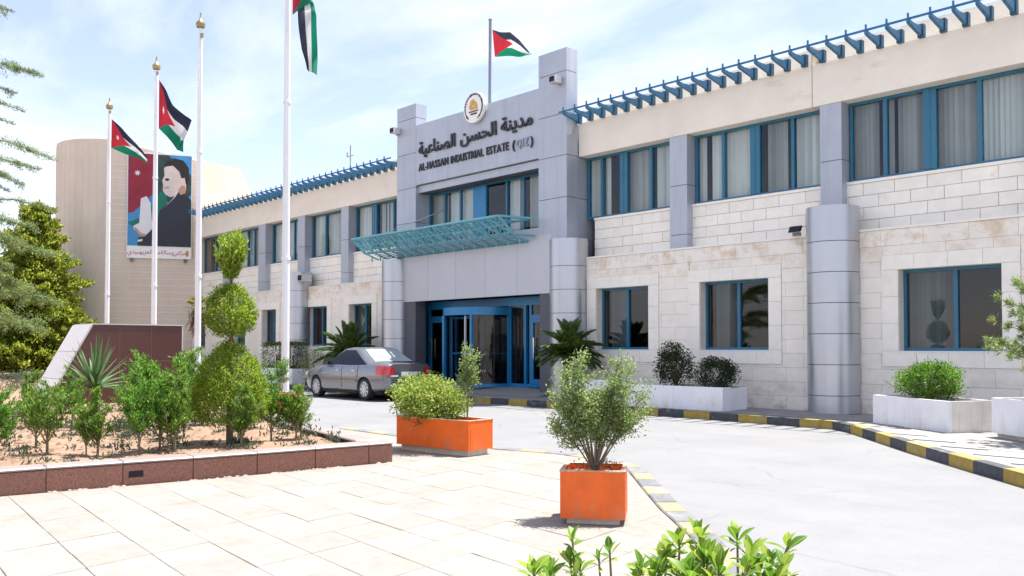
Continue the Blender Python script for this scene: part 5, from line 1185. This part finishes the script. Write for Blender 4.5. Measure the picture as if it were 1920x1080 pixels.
# cedar whose branches reach in from the left
cd_ = thing('cedar', 'cedar reaching thin drooping branches in from the left edge', 'cedar', (-20.6, 1.35, .1)); cb0 = np.array([-20.6, 1.35, 0]); FW3 = np.array([-.728, .686, 0]); RT3 = np.array([.686, .728, 0])
sub('trunk', MB().tube([(0, 0, -.1), (0, 0, 4), (.1, 0, 8.5)], [.24, .18, .05], 10).mesh('trunk', 'bark', 60), cd_)
def at_px(x, y, z): return np.array([0, 0, 1.45]) + FW3 * z + RT3 * ((x - 960) / 1640 * z) + np.array([0, 0, (650 - y) / 1640 * z])
TW = [(74, 139, 16, 1.2), (24, 172, 16, .7), (40, 206, 15.6, .8), (20, 230, 16.3, .7), (98, 299, 16, 1.2), (70, 316, 16.2, .9), (42, 346, 15.8, .9), (14, 357, 16, .8), (15, 16, 16, .8),
      (62, 425, 15.5, 1.4), (95, 480, 16, 1.4), (40, 455, 15, 1.4), (110, 570, 16, 1.6), (60, 540, 15.4, 1.6), (30, 600, 15.2, 1.6), (85, 620, 16.4, 1.4), (20, 500, 16.4, 1.6), (105, 395, 17, .7)]
for x, y, z, w_ in TW:
    tip = at_px(x, y, z) - np.array([-20.6, 1.35, .1]); root = np.array([.05, 0, tip[2] + random.uniform(-.3, .6)]); mid = (root + tip) / 2 + np.array([0, 0, .28]); m1 = mid * .35 + tip * .65 + np.array([0, 0, .14])
    pts = [root, (root + mid) / 2 + [0, 0, .05], mid, m1, tip]; br = sub('branch', MB().tube([tuple(p) for p in pts], [.045, .034, .022, .012, .004], 6).mesh('branch', 'twig', 60), cd_)
    P = []; D = []
    ts = np.linspace(0, 1, 5)
    for q in np.linspace(.30, 1.0, 64):
        c = np.array([np.interp(q, ts, [p[i] for p in pts]) for i in range(3)]); m_ = int(46 * w_ * (1.0 if q < .88 else .55)); sp_ = .042 * w_ * (1 if q < .85 else .5); P.append(c + rng.normal(size=(m_, 3)) * sp_); D.append(rng.normal(size=(m_, 3)) + [0, 0, .4])
    for k in range(int(9 * w_)):      # side sprays
        q = random.uniform(.35, .93); c = np.array([np.interp(q, ts, [p[i] for p in pts]) for i in range(3)]); d = (tip - root) / np.linalg.norm(tip - root) * .7 + rng.normal(size=3) * [.5, .5, .15]; ln_ = random.uniform(.15, .42) * w_
        for u in np.linspace(.1, 1, 12): m_ = 14; P.append(c + d * ln_ * u + [0, 0, -.12 * u * u] + rng.normal(size=(m_, 3)) * .03); D.append(rng.normal(size=(m_, 3)) + [0, 0, .3])
    P = np.concatenate(P); sub('needles', leaves('needles', P, np.concatenate(D), rng.uniform(.03, .06, len(P)), .011, 'leaf_cedar', .1), br)
# grey green low shrubs in the back of the bed
for x, y, lb_ in ((-31.0, 8.0, 'low grey green shrub behind the sloping monument end'), (-29.1, 7.0, 'low grey green shrub at the left edge behind the saplings'), (-32.6, 9.6, 'low grey green shrub farther back beside the monument')):
    shrub('shrub', lb_, 'shrub', (x, y, .17), [((0, 0, .22), (.8, .6, .28), 1100, dict(clumps=26))], 'leaf_weed', (.05, .10), (.02, .03), .5, .8, (.015, 0, 6), 'low shrubs at the back of the bed')
fl2 = thing('flower', 'single red rose bloom among the saplings', 'flower', (-12.6, 4.05, .19)); sub('stem', MB().tube([(0, 0, 0), (.01, 0, .30)], .006, 5).mesh('stem', 'leaf_sapling'), fl2)
for k in range(9):
    a = k * 2.4; e = .35 + .07 * k; sub('petal', MB().add([(0, 0, 0), (.03 * math.cos(a - .6), .03 * math.sin(a - .6), .025 * e * 2), (.05 * math.cos(a) / (e + .6), .05 * math.sin(a) / (e + .6), .05 * e * 1.6), (.03 * math.cos(a + .6), .03 * math.sin(a + .6), .025 * e * 2)], [(0, 1, 2, 3)]).mesh('petal', 'tail_red'), fl2, (.01, 0, .30))
# foreground shrub with large leaves
fr = thing('foreground_shrub', 'leafy shrub with broad bright green leaves at the bottom edge', 'shrub', (-1.12, 1.42, .0)); fb = np.array([-1.12, 1.42, 0.0]); mb = MB()
def big_leaf(ln_, w_, cup):
    V = []; F = []; n = 6
    for i in range(n + 1):
        q = i / n; ww = w_ * (math.sin(math.pi * min(1, .06 + q * .90) ** 1.35)) / 2 + .0008; z = -cup * q * q * ln_; V += [(q * ln_, -ww, z + ww * .35), (q * ln_, 0, z), (q * ln_, ww, z + ww * .35)]
    for i in range(n): o = i * 3; F += [(o, o + 3, o + 4, o + 1), (o + 1, o + 4, o + 5, o + 2)]
    return MB().add(V, F).mesh('leaf', 'leaf_front', 180, fix=False)
LM = [big_leaf(1, random.uniform(.36, .5), random.uniform(.0, .35)) for _ in range(7)]
def rosette(p, n, size, stem_base):
    p = np.array(p) - fb; sb = np.array(stem_base); mid = (p + sb) / 2 + rng.normal(size=3) * .02; mb.tube([tuple(sb), tuple(mid), tuple(p)], [.006, .004, .0022], 5)
    for k in range(n):
        q = k / n; a = k * 2.4 + random.uniform(-.3, .3); el = R(78 - 95 * q ** 1.2 + random.uniform(-10, 10)); s = size * random.uniform(.7, 1.1) * (.65 + .5 * math.sin(math.pi * min(1, q + .2)))
        o = sub('leaf', LM[random.randrange(7)], fr, tuple(p + np.array([0, 0, -.022 * q])))
        o.rotation_euler = (random.uniform(-.5, .5), -el, a); s *= 1.02; o.scale = (s, s, s)
RO = [(1000, 1068, 1.75, 10, .040), (1030, 1076, 1.8, 9, .040), (1073, 1012, 1.8, 6, .038), (1068, 1050, 1.8, 12, .036), (1080, 1075, 1.75, 9, .034), (1122, 1045, 1.8, 6, .028), (1142, 1032, 1.82, 7, .032), (1200, 1066, 1.75, 9, .038), (1240, 1055, 1.8, 9, .040), (1225, 1078, 1.7, 9, .038), (1272, 1022, 1.8, 8, .046), (1310, 1006, 1.8, 11, .046), (1318, 1048, 1.75, 13, .052), (1345, 1068, 1.7, 12, .048), (1380, 1008, 1.85, 8, .040), (1402, 1040, 1.82, 11, .044), (1440, 1052, 1.85, 10, .038), (1474, 1022, 1.85, 8, .044), (1465, 1060, 1.8, 8, .036), (1290, 1076, 1.7, 12, .046), (1250, 1040, 1.82, 8, .042), (1420, 1074, 1.8, 10, .040)]
RO += [(random.uniform(1180, 1480), random.uniform(1048, 1092), random.uniform(1.68, 1.95), random.randint(7, 11), random.uniform(.030, .044)) for _ in range(16)] + [(random.uniform(985, 1090), random.uniform(1062, 1090), random.uniform(1.7, 1.9), 8, .036) for _ in range(4)]
for x, y, z, n, s in RO:
    p = at_px(x, y, z); b = np.array([random.uniform(-.05, .05), random.uniform(-.05, .05), .3]); b = (p - fb) * [.55, .55, 0] + [0, 0, .55 + random.uniform(-.1, .1)]; rosette(p, n, s, b)
for k in range(9): a = k * .7; mb.tube([(0, 0, 0), (math.cos(a) * .06, math.sin(a) * .06, .3), (math.cos(a) * .16, math.sin(a) * .16, .62)], [.010, .008, .005], 5)
sub('stem', mb.mesh('stem', 'twig', 60), fr)
# lower leaves fill the shrub down to the ground
P, D = blob((0, 0, .45), (.36, .36, .42), 900, 40); P[:, 2] = np.minimum(P[:, 2], .86)
tag(sub('lower_leaves', leaves('lower_leaves', P, D + rng.normal(size=P.shape) * .6, .05, .022, 'leaf_front', .2), fr), kind='stuff')

# ------------------------------------------------------------------ parked car
def build_car():
    t = thing('parked_car', 'silver grey four door saloon parked beside the kerb before the entrance', 'car', (0, 0, 0))
    L2 = 2.215; WB0, WB1 = -1.30, 1.235        # rear and front axle along +x (front)
    def belt(x): return float(np.interp(x, [-2.2, -1.6, -1.0, 1.0, 1.5, 2.0, 2.2], [.93, .955, .925, .885, .80, .70, .62]))
    def deck(x): return float(np.interp(x, [-2.215, -2.15, -1.55, -1.15, .75, 1.0, 1.6, 2.0, 2.16, 2.215], [.975, 1.01, 1.035, 1.03, .99, .95, .86, .76, .68, .58]))
    def hw(x): return float(np.interp(x, [-2.215, -2.12, -1.85, -1.3, 0, 1.2, 1.75, 2.05, 2.215], [.66, .76, .82, .845, .85, .84, .80, .70, .54]))
    def low(x): return float(np.interp(x, [-2.215, -2.1, -1.7, -1.3, 1.3, 1.8, 2.215], [.42, .30, .25, .20, .20, .22, .32]))
    xs = np.concatenate([np.linspace(-2.215, -2.0, 6), np.linspace(-1.9, 1.9, 32), np.linspace(2.0, 2.215, 6)])
    def section(x):
        w_, b, d, l = hw(x), belt(x), deck(x), low(x); pts = []
        h = b - l
        side = [(w_ * .90, l), (w_ * .965, l + h * .12), (w_ * .985, l + h * .30), (w_ * 1.0, l + h * .58), (w_ * .992, l + h * .70), (w_ * .975, l + h * .88), (w_ * .945, b), (w_ * .90, b + (d - b) * .55), (w_ * .80, b + (d - b) * .88), (w_ * .4, d - .003), (0, d)]
        return side
    V = []; F = []; k = 11
    for x in xs:
        s = section(x); V += [(x, y, z) for y, z in s] + [(x, -y, z) for y, z in s[:-1][::-1]]
    m_ = 2 * k - 1; n = len(xs)
    for i in range(n - 1):
        for j in range(m_): F.append((i * m_ + j, i * m_ + (j + 1) % m_, (i + 1) * m_ + (j + 1) % m_, (i + 1) * m_ + j))
    F.append(list(range(m_))[::-1]); F.append([(n - 1) * m_ + j for j in range(m_)])
    body = link('body', MB().add(V, F).mesh('body', ['car_paint', 'dark']))
    for ax in (WB0, WB1):       # wheel arches are cut out of the shell
        for s in (-1, 1):
            c = link('cutter', MB().extr([(ax + .345 * math.cos(2 * math.pi * i / 32), s * .50, .30 + .345 * math.sin(2 * math.pi * i / 32)) for i in range(32)], (0, s * .6, 0), 0).mesh('cutter', 'dark'))
            bo = body.modifiers.new('arch', 'BOOLEAN'); bo.operation = 'DIFFERENCE'; bo.object = c; bo.solver = 'EXACT'; c['tmp'] = 1
    bpy.context.view_layer.update(); me = bpy.data.meshes.new_from_object(body.evaluated_get(bpy.context.evaluated_depsgraph_get()))
    for o in [o for o in bpy.data.objects if o.get('tmp')]: bpy.data.objects.remove(o)
    body.modifiers.clear(); body.data = me; me.name = 'body'; me.polygons.foreach_set('use_smooth', [True] * len(me.polygons)); me.set_sharp_from_angle(angle=R(38)); body.parent = t
    # cabin
    def cab(z):     # front x, rear x and half width of the cabin at height z
        return (float(np.interp(z, [.90, 1.0, 1.2, 1.36, 1.43], [1.02, .88, .45, .12, -.12])), float(np.interp(z, [.95, 1.0, 1.2, 1.36, 1.43], [-1.72, -1.60, -1.18, -.88, -.70])), float(np.interp(z, [.90, 1.0, 1.2, 1.36, 1.41, 1.43], [.79, .765, .69, .62, .57, .40])))
    zs = [.90, .98, 1.08, 1.18, 1.28, 1.36, 1.40, 1.425, 1.435]; V = []; F = []; q = 20
    for z in zs:
        a, b, w_ = cab(z)
        for i in range(q + 1):      # one closed loop: near side from rear to front, rounded corners, far side back
            u = i / q; x = b + (a - b) * u; e = min(1, min(u, 1 - u) * 9); V.append((x, -w_ * (.80 + .20 * e ** .6), z))
        for i in range(q, -1, -1): u = i / q; x = b + (a - b) * u; e = min(1, min(u, 1 - u) * 9); V.append((x, w_ * (.80 + .20 * e ** .6), z))
    r_ = 2 * (q + 1)
    for i in range(len(zs) - 1):
        for j in range(r_): F.append((i * r_ + j, i * r_ + (j + 1) % r_, (i + 1) * r_ + (j + 1) % r_, (i + 1) * r_ + j))
    F.append([(len(zs) - 1) * r_ + j for j in range(r_)])
    sub('roof', MB().add(V, F).mesh('roof', 'car_paint', 40), t)
    def glass_side(name, xa, xb, s, m='car_glass', off=.006, inset=0.):
        V = []; F = []; nz, nx = 5, 8
        z0, z1 = .955 + inset * .4, 1.345 - inset
        for i in range(nz + 1):
            z = z0 + (z1 - z0) * i / nz; a, b, w_ = cab(z); lo = max(b + .30, xa(z)); hi = min(a - .20, xb(z))
            for j in range(nx + 1): V.append((lo + (hi - lo) * j / nx, s * (w_ + off), z))
        for i in range(nz):
            for j in range(nx): o = i * (nx + 1) + j; F.append((o, o + 1, o + nx + 2, o + nx + 1))
        return sub(name, MB().add(V, F).mesh(name, m, 60), t)
    for s in (-1, 1):
        glass_side('window_trim', lambda z: -9, lambda z: 9, s, 'dark', .004, -.012)
        glass_side('side_window', lambda z: -.12, lambda z: 9, s, off=.008); glass_side('side_window', lambda z: -9, lambda z: -.18, s, off=.008)
    def glass_end(name, rear, m):
        V = []; F = []; nz, ny = 5, 8; z0, z1 = (1.045, 1.385) if rear else (1.0, 1.385)
        for i in range(nz + 1):
            z = z0 + (z1 - z0) * i / nz; a, b, w_ = cab(z)
            for j in range(ny + 1): y = -1 + 2 * j / ny; V.append(((b - .012 - .0 * abs(y)) if rear else a + .012, y * w_ * .82, z + .004))
        for i in range(nz):
            for j in range(ny): o = i * (ny + 1) + j; F.append((o, o + 1, o + ny + 2, o + ny + 1))
        sub(name, MB().add(V, F).mesh(name, m, 60), t)
    glass_end('rear_window', True, 'rear_glass'); glass_end('windscreen', False, 'car_glass')
    # doors: slightly proud panels with real gaps, and handles
    def side_y(x, z):
        s = section(x); return float(np.interp(z, [p[1] for p in s[:7]], [p[0] for p in s[:7]]))
    for s in (-1, 1):
        for xa, xb, hx in ((-.17, .93, .02), (-.98, -.18, -.80)):
            V = []; F = []; nx, nz = 10, 9
            for i in range(nx + 1):
                x = xa + .008 + (xb - xa - .016) * i / nx
                for j in range(nz + 1):
                    z0_ = .30
                    if xa < -.9: z0_ = max(.30, .30 + math.sqrt(max(0, .38 ** 2 - (x - WB0) ** 2)))
                    z = z0_ + (belt(x) - .002 - z0_) * j / nz; V.append((x, s * (side_y(x, z) + .006), z))
            for i in range(nx):
                for j in range(nz): o = i * (nz + 1) + j; F.append((o, o + nz + 1, o + nz + 2, o + 1))
            d = sub('door', MB().add(V, F).mesh('door', 'car_paint', 60), t)
            sub('handle', MB().box(hx - .075, hx + .075, s * (side_y(hx, .80)) + (s * .006 if s > 0 else -.035), s * side_y(hx, .80) + (.035 if s > 0 else -.006), .785, .815).mesh('handle', 'chrome'), d)
            gm = MB()
            for xx in (xa, xb):
                zz = [z for z in np.linspace(.32 if xx > -.9 else .62, belt(xx), 8)]
                for z_, z2 in zip(zz, zz[1:]): gm.bar((xx, s * (side_y(xx, z_) + .001), z_), (xx, s * (side_y(xx, z2) + .001), z2), .012, .004)
            sub('door_gap', gm.mesh('door_gap', 'dark'), d)
        sub('side_trim', MB().bar((-.95, s * .862, .52), (.92, s * .862, .50), .035, .03).mesh('side_trim', 'car_paint'), t)
        sub('sill', MB().box(-.92, .88, s * .80 - .02, s * .80 + .02, .19, .245).mesh('sill', 'dark'), t)
        # tail light wraps round the corner
        V = []; F = []; cols = [(-1.84, .0), (-1.98, .0), (-2.10, -.006), (-2.17, -.012), (-2.215, .0), (-2.236, .06), (-2.240, .17)]
        for i, (x, inn) in enumerate(cols):
            for z in (.70, .78, .86, .95 - .02 * i * .4):
                y = side_y(max(x, -2.20), min(z, belt(x))) + .010 - inn; V.append((x - (.004 if inn == 0 else .004), s * y, z + (.02 if i == 0 and z < .75 else 0)))
        for i in range(len(cols) - 1):
            for j in range(3): o = i * 4 + j; F.append((o, o + 4, o + 5, o + 1))
        sub('tail_light', MB().add(V, F).mesh('tail_light', 'tail_red', 60), t)
        sub('reverse_lamp', MB().extr([(-2.222, s * .36, .655), (-2.222, s * .60, .655), (-2.222, s * .60, .695), (-2.222, s * .36, .695)], (-.012, 0, 0)).mesh('reverse_lamp', 'lamp_white'), t)
        sub('headlight', MB().extr([(2.14, s * .38, .60), (2.02, s * .68, .62), (1.98, s * .70, .72), (2.10, s * .40, .70)], (.05, s * .02, 0)).mesh('headlight', 'lamp_white'), t)
        sub('mirror', MB().extr([(.62, s * .80, .93), (.78, s * .78, .93), (.78, s * .78, 1.04), (.62, s * .80, 1.05)], (0, s * .17, 0)).mesh('mirror', 'car_paint', 40), t)
    sub('rear_bumper', MB().extr([(-2.16, -.74, .42), (-2.255, -.60, .42), (-2.27, 0, .42), (-2.255, .60, .42), (-2.16, .74, .42)], (0, 0, .20)).mesh('rear_bumper', 'car_paint', 30), t)
    sub('front_bumper', MB().extr([(2.10, -.70, .28), (2.24, -.45, .28), (2.26, 0, .28), (2.24, .45, .28), (2.10, .70, .28)], (0, 0, .24)).mesh('front_bumper', 'car_paint', 30), t)
    sub('boot_gap', MB().bar((-2.205, -.52, .985), (-2.205, .52, .985), .008).bar((-1.68, -.66, 1.038), (-1.68, .66, 1.038), .01).mesh('boot_gap', 'dark'), t)
    sub('plate', MB().box(-2.245, -2.222, -.26, .26, .66, .78).mesh('plate', 'lamp_white'), t)
    sub('underside', MB().box(-1.9, 1.9, -.70, .70, .17, .30).mesh('underside', 'dark'), t)
    # wheels
    def ring(rs, y0, y1, m, name, par):
        return sub(name, MB().lathe(rs, 36).mesh(name, m, 40), par)
    for ax in (WB0, WB1):
        for s in (-1, 1):
            w_ = thing('wheel', None, None, (ax, s * .735, .305)); w_.parent = t; w_.rotation_euler = (R(90) if s < 0 else R(-90), 0, 0)      # local +z points outwards
            sub('tyre', MB().lathe([(.20, -.10), (.285, -.10), (.304, -.07), (.305, .06), (.29, .095), (.215, .10), (.205, .08), (.20, .0)], 40).mesh('tyre', 'tyre', 40), w_)
            rm_ = MB().lathe([(.21, .03), (.212, .092), (.196, .096), (.185, .055), (.06, .05), (.001, .05)], 40)
            for k in range(9):
                a = k * 2 * math.pi / 9; d = Vector((math.cos(a), math.sin(a), 0)); rm_.bar(d * .045 + Vector((0, 0, .075)), d * .19 + Vector((0, 0, .075)), .048, .03)
            rm_.lathe([(.055, .06), (.05, .098), (.001, .10)], 20); sub('rim', rm_.mesh('rim', 'rim', 35), w_)
    return t
car = build_car(); car.location = (-21.15, 14.10, 0); car.rotation_euler = (0, 0, R(180 - 1))
